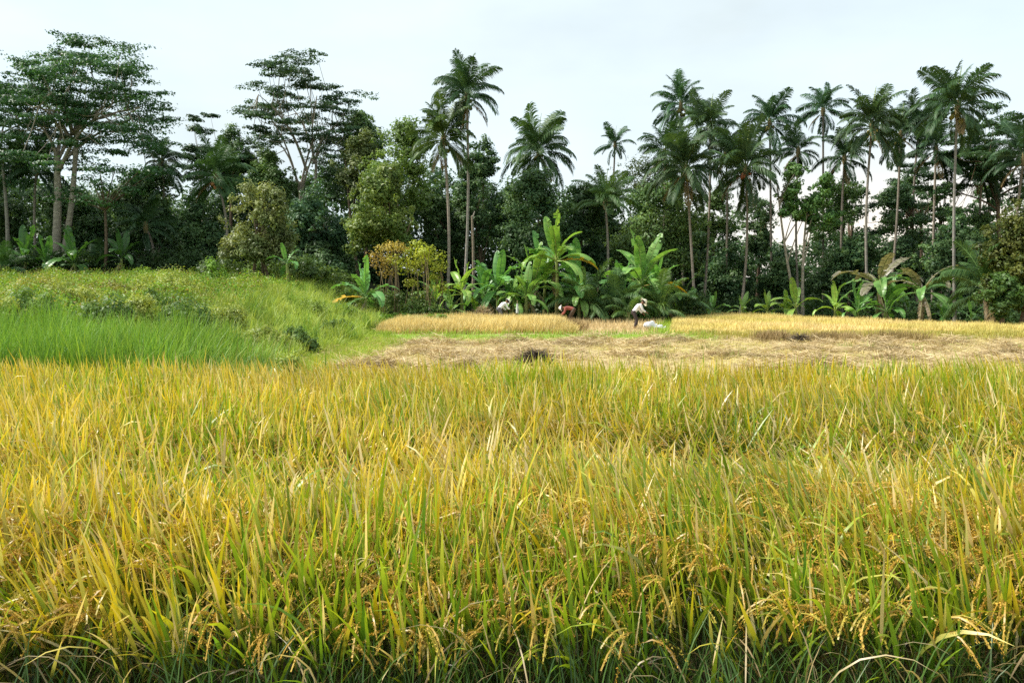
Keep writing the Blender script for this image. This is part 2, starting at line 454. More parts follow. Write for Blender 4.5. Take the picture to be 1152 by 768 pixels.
fa = Acc()
stub = lambda x, y: (bank_mask(x, y) < 0.05) & (y < 34.4)
P = scatter(60000, -8, 30, 13.6, 34.6, stub)
n = len(P); c = mixc(mixc((0.60, 0.49, 0.28), (0.38, 0.29, 0.14), R.random(n)), (0.52, 0.45, 0.15), np.clip(.3 + .6 * wob(P[:, 0], P[:, 1], .5), 0, 1)); c = mixc(c, (0.52, 0.46, 0.12), ss(.1, .6, wob(P[:, 0], P[:, 1], .45, 7.)) * R.random(n)); c = mixc(c, (0.33, 0.38, 0.07), (R.random(n) < .10 + .12 * wob(P[:, 0], P[:, 1], .7)) * .8)
lay = R.random(n) < 0.75
a0 = np.where(lay, R.uniform(1.2, 1.6, n), R.uniform(0, 0.4, n))
P[:, 2] += np.where(lay, R.uniform(0, 0.09, n), 0)
ribbon(fa, P, R.uniform(0, 6.283, n), a0, a0 + R.normal(0.1, 0.2, n), np.where(lay, R.uniform(.2, .6, n), R.uniform(.1, .24, n)), R.uniform(.008, .02, n), 2, c, c)
hd = lambda x, y: (x > 2.8) & (x < 8.0 + (y - 40) * 0.22 - 0.6) & ~left_strip(x, y)
P = scatter(12000, 2.8, 11, 36, 52, hd)
n = len(P); c = mixc((0.68, 0.54, 0.30), (0.50, 0.37, 0.18), R.random(n)); lay = R.random(n) < 0.6
a0 = np.where(lay, R.uniform(1.2, 1.6, n), R.uniform(0, 0.5, n))
ribbon(fa, P, R.uniform(0, 6.283, n), a0, a0 + 0.2, R.uniform(.12, .4, n), R.uniform(.012, .025, n), 2, c, c)
# raked straw windrows, a few uncut tufts
P = scatter(90, -4, 28, 17, 35.5, stub); P = np.repeat(P, 28, 0); n = len(P); P[:, :2] += R.normal(0, .13, (n, 2))
tc_ = np.repeat(R.random(n // 28), 28); c = mixc((0.50, 0.38, 0.17), (0.24, 0.33, 0.06), (tc_ < .4) * .9)
ribbon(fa, P, R.uniform(0, 6.283, n), .1, R.uniform(.2, 1.2, n), R.uniform(.12, .42, n), R.uniform(.010, .022, n), 2, c * .8, c)
for wx, wy, wl, wa in ((-1, 27, 7, 0.15), (6, 25.5, 6, -0.1), (12, 28, 7, 0.1), (3, 30.5, 6, 0.05), (18, 26, 6, 0.0), (0, 24.3, 5, .3), (10, 24, 6, .12), (16, 23, 5, -.1), (5, 33, 6, 0), (-1.5, 31.5, 6, .1), (21, 30, 6, .1), (-3, 22, 4, 0.2), (9, 21.5, 5, -0.15), (15, 31.5, 6, 0)):
    n = 2600; t = R.uniform(-1, 1, n) * wl / 2; s = R.normal(0, 0.32, n)
    x = wx + t * math.cos(wa) - s * math.sin(wa); y = wy + t * math.sin(wa) + s * math.cos(wa)
    hgt = 0.38 * np.exp(-(s / 0.35) ** 2) * (0.6 + 0.5 * np.sin(t * 2.1 + wx))
    P = np.stack([x, y, hz(x, y) + np.maximum(hgt, 0) * R.random(n)], 1); a0 = R.uniform(1.1, 1.75, n)
    c = mixc((0.66, 0.54, 0.32), (0.34, 0.25, 0.13), R.random(n))
    ribbon(fa, P, R.uniform(0, 6.283, n), a0, a0 + 0.2, R.uniform(.25, .6, n), R.uniform(.012, .025, n), 2, c, c)
tag(stuff(build("straw_stubble", fa, M_STRAW)), "pale cut rice stubble and raked straw behind the standing crop", "stubble")

fa = Acc()
P = scatter(30000, -8, 12, 33, 54, path_strip)
grass(fa, P, 0.12, 0.34, 0.012, 0.025, (0.22, 0.36, 0.05), (0.36, 0.44, 0.07))
P = scatter(9000, 20, 34, 33.6, 36.0, lambda x, y: x > 22 + 2 * wob(0 * x, y))
grass(fa, P, 0.15, 0.4, 0.012, 0.025, (0.14, 0.30, 0.05), (0.28, 0.40, 0.07))
P = scatter(9000, 8, 24, 34.2, 36.2)
grass(fa, P, 0.12, 0.3, 0.012, 0.025, (0.36, 0.38, 0.08), (0.48, 0.40, 0.14))
P = scatter(26000, -9, -2.5, 18, 36, lambda x, y: (bank_mask(x, y) < 0.12) & (x < -4.2 - 0.035 * (y - 17) + 1.2 * wob(y, x, 0.5)))
grass(fa, P, 0.10, 0.30, 0.010, 0.022, (0.24, 0.38, 0.05), (0.40, 0.46, 0.08))
tag(stuff(build("verge_grass", fa, M_GRASS)), "short bright green grass on the low banks between fields", "grass")

# the bank on the left
fa = Acc()
tg = lambda x, y: (x < -5.3 + 0.5 * wob(x, y, .8)) & (y < 18.8 + 0.6 * wob(x, y, .6)) & (x > -0.68 * y - 3)
P = scatter(30000, -17, -4.8, 14.3, 20, tg)
n = len(P); edge = ss(-5.0, -7.2, P[:, 0]) * 0.6 + 0.4
c = mixc((0.10, 0.23, 0.035), (0.26, 0.40, 0.06), R.random(n) ** 1.2)
l0 = np.abs(R.normal(.05, .14, n))
ribbon(fa, P, R.uniform(0, 6.283, n), l0, l0 + np.abs(R.normal(.35, .4, n)), R.uniform(.95, 1.75, n) * edge * (1 + .15 * wob(P[:, 0], P[:, 1], 2.2)), R.uniform(.012, .024, n), 4, c * .5, c * 1.25)  # blade feet coloured darker to stand in for shadow inside the grass
n = 500; k = R.integers(0, len(P), n); c = mixc((0.45, 0.42, 0.16), (0.52, 0.48, 0.25), R.random(n))
ribbon(fa, P[k], R.uniform(0, 6.283, n), .1, R.uniform(.3, .9, n), R.uniform(.9, 1.45, n), .008, 3, c, c)
tag(stuff(build("tall_grass", fa, M_GRASS)), "dense tall bright green grass at the foot of the left bank", "grass")

fa = Acc()
bk = lambda x, y: (bank_mask(x, y) > 0.04) & ((y > 18.2) | (x > -6.2)) & (x > -0.72 * y - 4)
P = scatter(120000, -46, -4.4, 15.5, 55, bk)
slope = bank_mask(P[:, 0], P[:, 1]) < 0.85
Ps = P[slope]
n = len(Ps)
c = mixc((0.26, 0.40, 0.055), (0.52, 0.58, 0.14), np.clip(R.random(n) * .8 + .3 * wob(Ps[:, 0], Ps[:, 1], 0.8), 0, 1))
l0 = np.abs(R.normal(.1, .25, n))
Lh = R.uniform(.25, .85, n) * (0.8 + 0.6 * wob(Ps[:, 0], Ps[:, 1], 1.6, 2.))
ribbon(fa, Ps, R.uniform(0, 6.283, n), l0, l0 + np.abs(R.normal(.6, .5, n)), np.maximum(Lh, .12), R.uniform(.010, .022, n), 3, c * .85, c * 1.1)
ns = 420; k = R.integers(0, len(Ps), ns); T = np.repeat(Ps[k], 34, 0); n = len(T); T[:, :2] += R.normal(0, .11, (n, 2))
tl = np.repeat(R.uniform(.5, 1.15, ns), 34); tn = np.repeat(R.random(ns), 34); c = mixc((0.16, 0.32, 0.04), (0.46, 0.52, 0.12), np.clip(tn + R.normal(0, .15, n), 0, 1))
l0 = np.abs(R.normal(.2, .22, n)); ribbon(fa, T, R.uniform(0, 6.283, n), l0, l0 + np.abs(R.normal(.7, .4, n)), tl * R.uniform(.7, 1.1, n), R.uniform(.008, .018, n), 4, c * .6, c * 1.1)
tag(stuff(build("bank_grass", fa, M_GRASS)), "pale yellow green wild grass on the sloping end of the bank", "grass")

fa = Acc()
Pt = P[~slope]; n = len(Pt)
rep = 3
Pq = np.repeat(Pt, rep, 0); n = len(Pq)
hgt = np.clip(0.42 + 0.5 * wob(Pq[:, 0], Pq[:, 1], 1.2, 1.0) + 0.4 * wob(Pq[:, 0], Pq[:, 1], 2.6), 0.10, 1.3)
Pq[:, :2] += R.normal(0, .12, (n, 2)); Pq[:, 2] += hgt * R.random(n) ** 0.6
tone = np.clip(.5 + .5 * wob(Pq[:, 0], Pq[:, 1], 0.9, 4.) + R.normal(0, .25, n), 0, 1)
c = mixc((0.11, 0.26, 0.03), (0.29, 0.40, 0.06), tone); c = mixc(c, (0.32, 0.20, 0.07), (R.random(n) < .10) * .8)
leaves(fa, Pq, R.normal(size=(n, 3)) * .7 + [0, 0, .8], R.uniform(.06, .15, n), c, aspect=.55)
grass(fa, Pt[::3], .3, .9, .008, .018, (0.26, 0.34, 0.06), (0.42, 0.40, 0.12), S=3)
tag(stuff(build("bank_ground_cover", fa, M_LEAF)), "low olive and yellow green scrub covering the top of the left bank", "ground cover")


# ------------------------------------------------------------------ trees
def clump_leaves(acc, cs, rs, nleaf, size, cA, cB, up=0.6, aspect=0.5, tones=0.0):
    """leaf faces through the volume of each clump (centres cs, radii rs)"""
    k = len(cs); n = k * nleaf
    d = unit(R.normal(size=(k, nleaf, 3)))
    rad = R.uniform(0.35, 1.2, (k, nleaf, 1)) ** 0.9
    P = cs[:, None] + d * rad * rs[:, None]
    N = d + R.normal(0, .4, (k, nleaf, 3)) + np.array([0, 0, up])
    tone = np.clip(np.broadcast_to(tones, (k,))[:, None] + R.uniform(0, 1, (k, 1)) * .75 + R.normal(.12, .22, (k, nleaf)), 0, 1)
    leaves(acc, P.reshape(n, 3), N.reshape(n, 3), size * R.uniform(.6, 1.35, n), mixc(cA, cB, tone).reshape(n, 3), aspect=aspect)


BARKS = {"pale": ((0.30, 0.26, 0.20), (0.34, 0.30, 0.24)), "brown": ((0.12, 0.085, 0.055), (0.15, 0.11, 0.07)), "grey": ((0.20, 0.18, 0.15), (0.22, 0.20, 0.17))}


def broadleaf(name, label, cat, box, D, base, cA, cB, leaf=0.26, nl=120, ncl=60, density=1.0, bark="brown", tr=0.16, stems=1, group=None, squash=1.0, lump=0.24, up=0.6):
    x0, x1, y0, y1 = box; s = m_per_px(D)
    ctr = at((x0 + x1) / 2, (y0 + y1) / 2, D); rx = (x1 - x0) / 2 * s; rz = (y1 - y0) / 2 * s; ry = min(rx, 3.4) * squash
    bx = at(base, 325, D)[0]; bz = float(hz(bx, D))
    rt = root(name, (bx, D, bz), label, cat, group)
    O = np.array([bx, D, bz]); ctr = ctr - O
    rad = np.array([rx, ry, rz])
    ncl = int(ncl * density * 1.5)
    nlob = R.integers(8, 12)
    lc = unit(R.normal(size=(nlob, 3)) * [1, .8, 1]) * R.uniform(.35, .68, (nlob, 1)); lr = R.uniform(.22, .42, nlob)
    lc[0] = (R.uniform(-.25, .25), 0, .5); lc[1] = (0, -.2, -.1); lr[1] = .55
    lc[2] = (-.5, 0, -.35); lc[3] = (.5, 0, -.3)
    li = R.integers(0, nlob, ncl)
    d = unit(R.normal(size=(ncl, 3))); d[:, 1] = np.where(R.random(ncl) < 0.7, -np.abs(d[:, 1]), d[:, 1])
    fr = R.uniform(0.4, 1.05, ncl) ** 0.7
    cs = ctr + (lc[li] + d * (lr[li] * fr)[:, None]) * rad
    ltone = R.uniform(-.25, .25, nlob)[li]
    mr = min(rx, rz * 1.2)
    rs = np.stack([R.uniform(.7, 1.35, ncl) * mr * lump, R.uniform(.7, 1.3, ncl) * mr * lump, R.uniform(.5, .95, ncl) * mr * lump], 1)
    a = Acc(); clump_leaves(a, cs, rs, nl, leaf, cA, cB, up=up, tones=ltone)
    # stray twigs of leaves that break the outline
    m = max(8, ncl // 3); d2 = unit(R.normal(size=(m, 3))); d2[:, 2] = np.abs(d2[:, 2]) * .9 - .2
    clump_leaves(a, ctr + d2 * rad * R.uniform(.92, 1.1, (m, 1)), np.full((m, 3), mr * .09), nl // 6, leaf * .9, cA, cB)
    build("crown", a, M_LEAF, rt)
    b0, b1 = BARKS[bark]; a = Acc()
    for k in range(stems):
        off = np.array([R.normal(0, .35), R.normal(0, .3), 0]) if stems > 1 else np.zeros(3)
        top = ctr + np.array([R.normal(0, .25) * rx, 0, R.uniform(-.1, .3) * rz])
        pts = curve(off - [0, 0, .15], top, R.normal(0, .18, 3) * [1, 1, 0], 8)
        tube(a, pts, np.linspace(tr, tr * .35, 8), b0, c2=b1)
        for j in range(7 if stems == 1 else 3):
            c = cs[R.integers(0, ncl)]; st = pts[R.integers(3, 7)]
            tube(a, curve(st, c, [0, 0, .3], 5), np.linspace(tr * .4, tr * .1, 5), b0, 5, c2=b1)
    build("trunk", a, M_BARK, rt, smooth=True)
    return rt


def albizia(name, label, box, D, base, fork, cA, cB, nlimb=9, npad=46, padr=1.5, leaf=0.23, nl=400, tr=0.34, twin=True, group=None, bark="pale", low=0.0, thick=0.2, dome=0.55, dexp=2.2, hpow=0.8):
    """a tall open tree: pale forked trunk, rising limbs, and foliage in flat layered pads under an umbrella outline"""
    x0, x1, y0, y1 = box; s = m_per_px(D)
    bx = at(base, 325, D)[0]; bz = float(hz(bx, D)); O = np.array([bx, D, bz])
    rt = root(name, O, label, "tree", group)
    cx = at((x0 + x1) / 2, 0, D)[0] - bx; zt = at(0, y0, D)[2] - bz; zb = at(0, y1, D)[2] - bz
    rx = (x1 - x0) / 2 * s; fk = at(fork[0], fork[1], D) - O
    b0, b1 = BARKS[bark]
    a = Acc()
    tube(a, curve([0, 0, -.2], fk, [.15, 0, 0], 8), np.linspace(tr, tr * .62, 8), b0, 9, c2=b1)
    if twin:
        tube(a, curve([.25, .2, -.2], fk + [1.3, .4, 2.0], [.3, 0, 0], 8), np.linspace(tr * .75, tr * .4, 8), b0, 8, c2=b1)
    build("trunk", a, M_BARK, rt, smooth=True)
    # pads spread through an umbrella-shaped envelope
    pads = []
    tries = 0
    while len(pads) < npad and tries < 4000:
        tries += 1
        q = R.uniform(-1, 1, 2)
        if q @ q > 1: continue
        r = math.sqrt(q @ q); h = R.uniform(0, 1) ** hpow
        top = 1 - dome * r ** dexp
        lo = low + 0.25 * (1 - r)
        if lo > top: lo = top * .8
        z = zb + (zt - zb) * (lo + (top - lo) * h)
        p = np.array([cx + q[0] * rx * .93, q[1] * min(rx, 5.0) * .9, z])
        if all(np.linalg.norm((p - o) * [1, .5, 2.2]) > padr * .66 for o in pads):
            pads.append(p)
    pads = np.array(pads); k = len(pads)
    rs = np.stack([R.uniform(.7, 1.35, k) * padr, R.uniform(.7, 1.3, k) * padr, R.uniform(.6, 1.3, k) * padr * thick], 1)
    f = Acc()
    # each pad is a spray of smaller tufts
    sub = 8
    d = R.normal(size=(k, sub, 3)) * .5
    cs = (pads[:, None] + d * rs[:, None]).reshape(-1, 3); rr = np.repeat(rs, sub, 0) * R.uniform(.36, .62, (k * sub, 1)) * [1, 1, 1.2]
    clump_leaves(f, cs, rr, nl // sub, leaf, cA, cB, up=1.1)
    build("crown", f, M_LEAF, rt)
    # limbs
    order = np.argsort(np.arctan2(pads[:, 1], pads[:, 0] - cx) + R.normal(0, .3, k))
    groups = np.array_split(order, nlimb)
    for g in groups:
        if len(g) == 0: continue
        l = Acc()
        end = pads[g].mean(0); end = end + (end - [cx, 0, end[2]]) * .2
        st = fk * R.uniform(.82, 1.0) if not twin or R.random() < .6 else fk + np.array([1.3, .4, 2.0]) * R.uniform(.4, .95)
        main = curve(st, end, [(cx - end[0]) * .12, 0, .10 * (end[2] - st[2])], 8)
        tube(l, main, np.linspace(tr * .42, tr * .10, 8), b0, 6, c2=b1)
        for j in g:
            tube(l, curve(main[R.integers(3, 8)], pads[j] - [0, 0, rs[j, 2] * .4], [0, 0, -.25], 5), np.linspace(tr * .14, tr * .05, 5), b0, 5, c2=b1)
        build("limb", l, M_BARK, rt, smooth=True)
    return rt


# palms ----------------------------------------------------------------
def frond_mesh(name, elev, droop, cA, cB, hang=0.6, nleaf=54, ll=0.26, ragged=0.05, w=0.0092):
    """one pinnate frond of unit length, growing from the origin along +X"""
    S = 16; t = np.linspace(0, 1, S + 1)
    ang = math.radians(elev) - math.radians(droop) * t ** 1.5
    x = np.concatenate([[0], np.cumsum(np.cos((ang[1:] + ang[:-1]) / 2) / S)]); z = np.concatenate([[0], np.cumsum(np.sin((ang[1:] + ang[:-1]) / 2) / S)])
    swy = R.normal(0, .05)
    y = swy * t ** 2
    pts = np.stack([x, y, z], 1)
    a = Acc()
    tube(a, pts, np.linspace(.011, .003, S + 1), np.asarray(cB) * 1.5 + .02, 5)
    u = np.linspace(.14, .99, nleaf)
    base = np.stack([np.interp(u, t, pts[:, i]) for i in range(3)], 1)
    tang = unit(np.stack([np.interp(u, t, np.gradient(pts[:, i])) for i in range(3)], 1))
    nup = np.stack([-tang[:, 2], 0 * u, tang[:, 0]], 1)
    for sgn in (1, -1):
        k = R.random(nleaf) >= ragged
        nn = k.sum()
        L = ll * (np.sin(np.pi * np.clip(u * .9 + .08, 0, 1)) ** .55 * .9 + .1) * R.uniform(.85, 1.1, nleaf)
        d0 = tang * .75 + np.array([0, sgn, 0]) * .85 + nup * (.25 + R.normal(0, .1, (nleaf, 1)))
        d0 = unit(d0); g = np.array([0, 0, -1.0])
        d1 = unit(d0 + g * (hang + R.normal(0, .12, (nleaf, 1)))); d2 = unit(d1 + g * hang * 1.1)
        p0 = base; p1 = p0 + d0 * L[:, None] * .35; p2 = p1 + d1 * L[:, None] * .35; p3 = p2 + d2 * L[:, None] * .3
        wv = unit(np.cross(d1, np.cross(tang, d1)))                     # blade lies along the rachis direction
        W = w * R.uniform(.8, 1.2, (nleaf, 1))
        V = np.stack([p0 - wv * W * .4, p0 + wv * W * .4, p1 - wv * W, p1 + wv * W, p2 - wv * W * .8, p2 + wv * W * .8, p3 - wv * W * .12, p3 + wv * W * .12], 1)[k]
        i = np.arange(nn)[:, None] * 8
        Q = np.concatenate([i + [0, 1, 3, 2], i + [2, 3, 5, 4], i + [4, 5, 7, 6]], 0)
        C = mixc(cA, cB, R.random(nn)); a.add(V, Q, np.repeat(C[:, None], 8, 1))
    return mesh_of(name, a, M_FROND)


GA, GB = (0.036, 0.082, 0.034), (0.080, 0.135, 0.050)
OA, OB = (0.20, 0.145, 0.07), (0.30, 0.23, 0.12)
FR = [[frond_mesh("frond", e, d, GA, GB, hang=h) for _ in range(2)] for e, d, h in
      ((83, 38, .45), (71, 64, .6), (57, 85, .75), (40, 98, .85), (20, 95, .95), (-4, 80, .95), (-32, 58, .95))]
FR_DEAD = [frond_mesh("dead_frond", e, d, OA, OB, hang=.9, ragged=.25) for e, d in ((-30, 50), (-58, 25))]
FR_SPEAR = frond_mesh("spear_leaf", 88, 6, (0.16, 0.20, 0.06), (0.2, 0.25, 0.07), hang=.05, ll=.05)


def palm(label, base, hub, D, flen, n=22, tint=(1, 1, 1), dead=1, low=True, bark=(0.24, 0.205, 0.165), tr=0.15, nuts=True, up=1.0, name="coconut_palm", group="coconut palms along the forest edge", spread=1.0, nutc=(0.20, 0.19, 0.05)):
    hp = at(hub[0], hub[1], D); bx = at(base, 325, D)[0]; O = np.array([bx, D, float(hz(bx, D))])
    rt = root(name, O, label, "palm", group)
    h = hp - O; L = flen * m_per_px(D) * 0.86; tr = tr * .85
    a = Acc(); bend = np.array([R.normal(0, .22), R.normal(0, .2), 0])
    pts = curve([0, 0, -.2], h, bend, 14)
    rad = tr * (0.72 + 0.28 * np.exp(-np.linspace(0, 6, 14))) * np.linspace(1.05, .85, 14)
    rad[0] *= 1.35
    tube(a, pts, rad, bark, 9, c2=np.asarray(bark) * .9)
    build("trunk", a, M_PALMBARK, rt, smooth=True)
    # crown shaft of leaf bases
    a = Acc()
    tube(a, np.array([h - [0, 0, .5], h - [0, 0, .1], h + [0, 0, .35]]), [tr * .9, tr * 1.5, tr * .9], (0.16, 0.13, 0.06), 8)
    build("leaf_base", a, M_PALMBARK, rt, smooth=True)
    az = R.uniform(0, 6.28); n = int(n * 1.5)
    for k in range(n):
        u = (k + .5) / n
        cls = min(6, int((u ** (1.0 / up)) * (6.5 if low else 4.8) + .35))
        az += 2.3999 + R.normal(0, .35)
        o = link("frond", FR[cls][R.integers(0, 2)], rt)
        o.location = h + np.array([math.cos(az) * .1, math.sin(az) * .1, .25 - .5 * u])
        o.rotation_euler = (R.normal(0, .38), R.normal(0, .13), az)
        f = L * R.uniform(.72, 1.15) * spread; o.scale = (f, f, f)
        v = R.uniform(.8, 1.2); o.color = (tint[0] * v, tint[1] * v, tint[2] * v, 1)
    o = link("spear_leaf", FR_SPEAR, rt); o.location = h + np.array([0, 0, .2]); o.scale = (L * .8,) * 3; o.color = (*tint, 1)
    for k in range(dead):
        az += 2.1
        o = link("dead_frond", FR_DEAD[k % 2], rt); o.location = h - np.array([0, 0, .3]); o.rotation_euler = (0, 0, az); o.scale = (L * .75,) * 3
        o.color = (1, 1, 1, 1)
    if nuts:
        a = Acc(); m = 9
        for k in range(m):
            th = k * 2.4; c = h + np.array([math.cos(th) * .3, math.sin(th) * .3, -.35 - .25 * (k % 3)])
            zz = np.linspace(-1, 1, 6); tube(a, c + np.stack([0 * zz, 0 * zz, zz * .15], 1), .13 * np.sqrt(np.maximum(1 - zz ** 2, .02)), nutc, 7)
        build("coconut_cluster", a, M_BARK, rt, smooth=True)
    return rt


# bananas --------------------------------------------------------------
def banana_leaf(name, elev, droop, cA, cB, width=.235, torn=.25, fold=.35):
    S = 22; t = np.linspace(0, 1, S + 1)
    ang = math.radians(elev) - math.radians(droop) * t ** 1.4
    x = np.concatenate([[0], np.cumsum(np.cos((ang[1:] + ang[:-1]) / 2) / S)]); z = np.concatenate([[0], np.cumsum(np.sin((ang[1:] + ang[:-1]) / 2) / S)])
    pts = np.stack([x, R.normal(0, .05) * t ** 2, z], 1)
    tang = unit(np.gradient(pts, axis=0)); nup = np.stack([-tang[:, 2], 0 * t, tang[:, 0]], 1)
    a = Acc(); cm = np.asarray(cA) * .4 + np.asarray((0.40, 0.44, 0.16)) * .6
    tube(a, pts, np.linspace(.016, .004, S + 1), cm, 5)
    wp = width * .5 * np.sin(np.pi * np.clip((t - .12) / .89, 0, 1)) ** .5
    wp[t < .13] = .004; wp[-1] = .01
    for sgn in (1, -1):
        fo = fold
        for i in range(2, S):
            # neighbouring strips part at the tears and hang at their own angle
            if i == 2 or R.random() < torn:
                fo = fold + R.normal(-.1 if torn > .3 else 0, .22) ; gap = .006 if i > 2 else 0
            else:
                gap = 0
            sd = np.array([0, sgn, 0])
            def edge(j, g):
                q = pts[j] + tang[j] * g
                m1 = q + (sd * math.cos(fo) + nup[j] * math.sin(fo)) * wp[j] * .55
                m2 = m1 + (sd * math.cos(fo - .5) + nup[j] * math.sin(fo - .5)) * wp[j] * .5 + tang[j] * wp[j] * .12
                return [q, m1, m2]
            A, B = edge(i, gap), edge(i + 1, 0)
            V = np.array([A[0], B[0], B[1], A[1], A[2], B[2]])
            c = mixc(cA, cB, R.random()); a.add(V, np.array([[0, 1, 2, 3], [3, 2, 5, 4]]), np.repeat(c[None], 6, 0))
    return mesh_of(name, a, M_BANANA)


BG, BG2 = (0.13, 0.27, 0.06), (0.22, 0.36, 0.085)
BL = {c: [banana_leaf("leaf_blade", e, d, BG, BG2, torn=tn) for tn in (.22, .6)] for c, (e, d) in enumerate(((83, 14), (68, 55), (50, 90), (28, 100), (2, 85)))}
B_YEL = banana_leaf("yellow_leaf", 15, 65, (0.62, 0.36, 0.03), (0.70, 0.46, 0.05), width=.26, torn=.3)
B_DEAD = [banana_leaf("dead_leaf", e, d, (0.20, 0.15, 0.09), (0.34, 0.27, 0.17), width=.20, torn=.5, fold=-.3) for e, d in ((-40, 45), (-65, 20))]
B_GREY = [banana_leaf("withered_leaf", e, d, (0.16, 0.15, 0.10), (0.25, 0.23, 0.16), width=.22, torn=.5) for e, d in ((64, 60), (44, 95), (18, 80), (-5, 75))]


def banana(label, px, D, hpx, n=8, tint=(1, 1, 1), yellow=0, dead=1, grey=0, group="banana plants along the forest edge", stem=.44, yaz=0.0, leanx=0.0, wide=1.0):
    bx = at(px, 325, D)[0]; bz = float(hz(bx, D)); H = hpx * m_per_px(D)
    rt = root("banana_plant", (bx, D, bz), label, "banana plant", group)
    sh = H * stem; L = (H - sh) * 1.12 * wide
    a = Acc(); r = min(.13, .05 + H * .022)
    top = np.array([leanx * H, 0, sh])
    tube(a, curve([0, 0, -.1], top, [R.normal(0, .05), 0, 0], 7), np.linspace(r * 1.15, r * .6, 7), (0.20, 0.17, 0.07), 9, c2=(0.22, 0.27, 0.08))
    build("stem", a, M_BARK, rt, smooth=True)
    az = R.uniform(0, 6.28)
    n = int(n * 1.35)
    for k in range(n):
        u = (k + .5) / n; c = min(4, int(u * 4.9)); az += 2.4 + R.normal(0, .25)
        if k < grey: me = B_GREY[min(3, c)]; nm = "withered_leaf"
        else: me = BL[c][R.integers(0, 2)]; nm = "leaf_blade"
        o = link(nm, me, rt); o.location = top + np.array([0, 0, .05 - .12 * u]); o.rotation_euler = (R.normal(0, .12), 0, az)
        f = L * R.uniform(.8, 1.08); o.scale = (f,) * 3; v = R.uniform(.85, 1.2)
        o.color = (tint[0] * v, tint[1] * v, tint[2] * v, 1) if k >= grey else (1, 1, 1, 1)
    for k in range(yellow):
        o = link("yellow_leaf", B_YEL, rt); o.location = top - np.array([0, 0, .1]); o.rotation_euler = (0, 0, yaz + k * .9); o.scale = (L * .95,) * 3; o.color = (1, 1, 1, 1)
    for k in range(dead):
        o = link("dead_leaf", B_DEAD[k % 2], rt); o.location = top - np.array([0, 0, .15]); o.rotation_euler = (0, 0, R.uniform(0, 6.28)); o.scale = (L * .7,) * 3; o.color = (1, 1, 1, 1)
    return rt


def fern_palm(label, px, D, hpx, n=11, tint=(1, 1, 1), group="feathery understorey palms", dead=0):
    bx = at(px, 325, D)[0]; bz = float(hz(bx, D)); L = hpx * m_per_px(D)
    rt = root("understorey_palm", (bx, D, bz), label, "palm", group)
    a = Acc()
    for k in range(4):
        q = R.normal(0, .14, 3) * [1, 1, 0]
        tube(a, curve(q - [0, 0, .1], q * 2 + [0, 0, L * .3], [0, 0, 0], 5), np.linspace(.05, .03, 5), (0.16, 0.18, 0.06), 6)
    build("stem", a, M_PALMBARK, rt, smooth=True)
    az = R.uniform(0, 6)
    for k in range(n):
        u = (k + .5) / n; c = min(4, int(u * 4.9)); az += 2.4 + R.normal(0, .2)
        o = link("frond", FR[c][k % 2], rt); o.location = (math.cos(az) * .12, math.sin(az) * .12, L * .28 * R.uniform(.6, 1.1)); o.rotation_euler = (R.normal(0, .15), 0, az)
        o.scale = (L * R.uniform(.6, .85),) * 3; v = R.uniform(.85, 1.2); o.color = (tint[0] * v, tint[1] * v, tint[2] * v, 1)
    for k in range(dead):
        o = link("dead_frond", FR_DEAD[k % 2], rt); o.location = (0, 0, L * .3); o.rotation_euler = (0, 0, R.uniform(0, 6)); o.scale = (L * .6,) * 3; o.color = (1, 1, 1, 1)
    return rt


# ---- the wood behind everything, too deep to tell trunks apart
fa = Acc()
def wood(n_cl, px0, px1, D0, D1, ytop, nl=110, leaf=.42, ybot=345):
    px = R.uniform(px0, px1, n_cl); D = R.uniform(D0, D1, n_cl)
    yt = np.interp(px, *zip(*ytop)); py = yt + (ybot - yt) * R.random(n_cl) ** .8
    cs = np.array([at(p, q, d) for p, q, d in zip(px, py, D)]); cs[:, 2] = np.maximum(cs[:, 2], hz(cs[:, 0], cs[:, 1]) + .3)
    rs = R.uniform(.8, 1.7, (n_cl, 1)) * np.array([1, 1, .75])
    clump_leaves(fa, cs, rs, nl, leaf, (0.034, 0.082, 0.034), (0.08, 0.15, 0.055))
wood(1000, -140, 260, 70, 82, ((-140, 150), (60, 200), (165, 215), (200, 222), (260, 190)))
wood(1100, 250, 800, 72, 82, ((250, 195), (330, 200), (400, 185), (470, 190), (560, 205), (640, 215), (700, 225), (800, 250)))
wood(480, 780, 1300, 74, 84, ((780, 255), (850, 275), (930, 262), (1010, 268), (1100, 255), (1180, 190), (1300, 160)))
tag(stuff(build("distant_wood", fa, M_LEAF)), "dark mass of jungle foliage behind the separate trees", "wood")
fa = Acc()
def under(n_cl, px0, px1, D, h, cA, cB, nl=90, leaf=.24):
    px = R.uniform(px0, px1, n_cl); d = D(px) + R.uniform(0, 4, n_cl)
    x = (px - 576) / F * d; z = hz(x, d) + R.uniform(0, 1, n_cl) * h
    clump_leaves(fa, np.stack([x, d, z], 1), R.uniform(.35, .8, (n_cl, 1)) * np.array([1, 1, .8]), nl, leaf, cA, cB)
under(220, -60, 260, lambda p: 56 + 0 * p, 1.6, (0.025, 0.06, 0.02), (0.06, 0.11, 0.03))
under(150, 230, 480, lambda p: 50 + 0 * p, 1.2, (0.05, 0.10, 0.025), (0.12, 0.18, 0.04))
under(190, 470, 790, lambda p: 53 + 0 * p, 1.5, (0.035, 0.08, 0.025), (0.09, 0.16, 0.04))
under(240, 770, 1220, lambda p: np.interp(p, (770, 850, 1152, 1220), (58, 61, 46, 43)), 1.3, (0.03, 0.07, 0.022), (0.08, 0.15, 0.035))
tag(stuff(build("undergrowth", fa, M_LEAF)), "dark leafy undergrowth at the foot of the forest edge", "undergrowth")
fa = Acc()
n = 9000; x = R.uniform(-9.5, -3.4, n); y = R.uniform(41, 48, n)
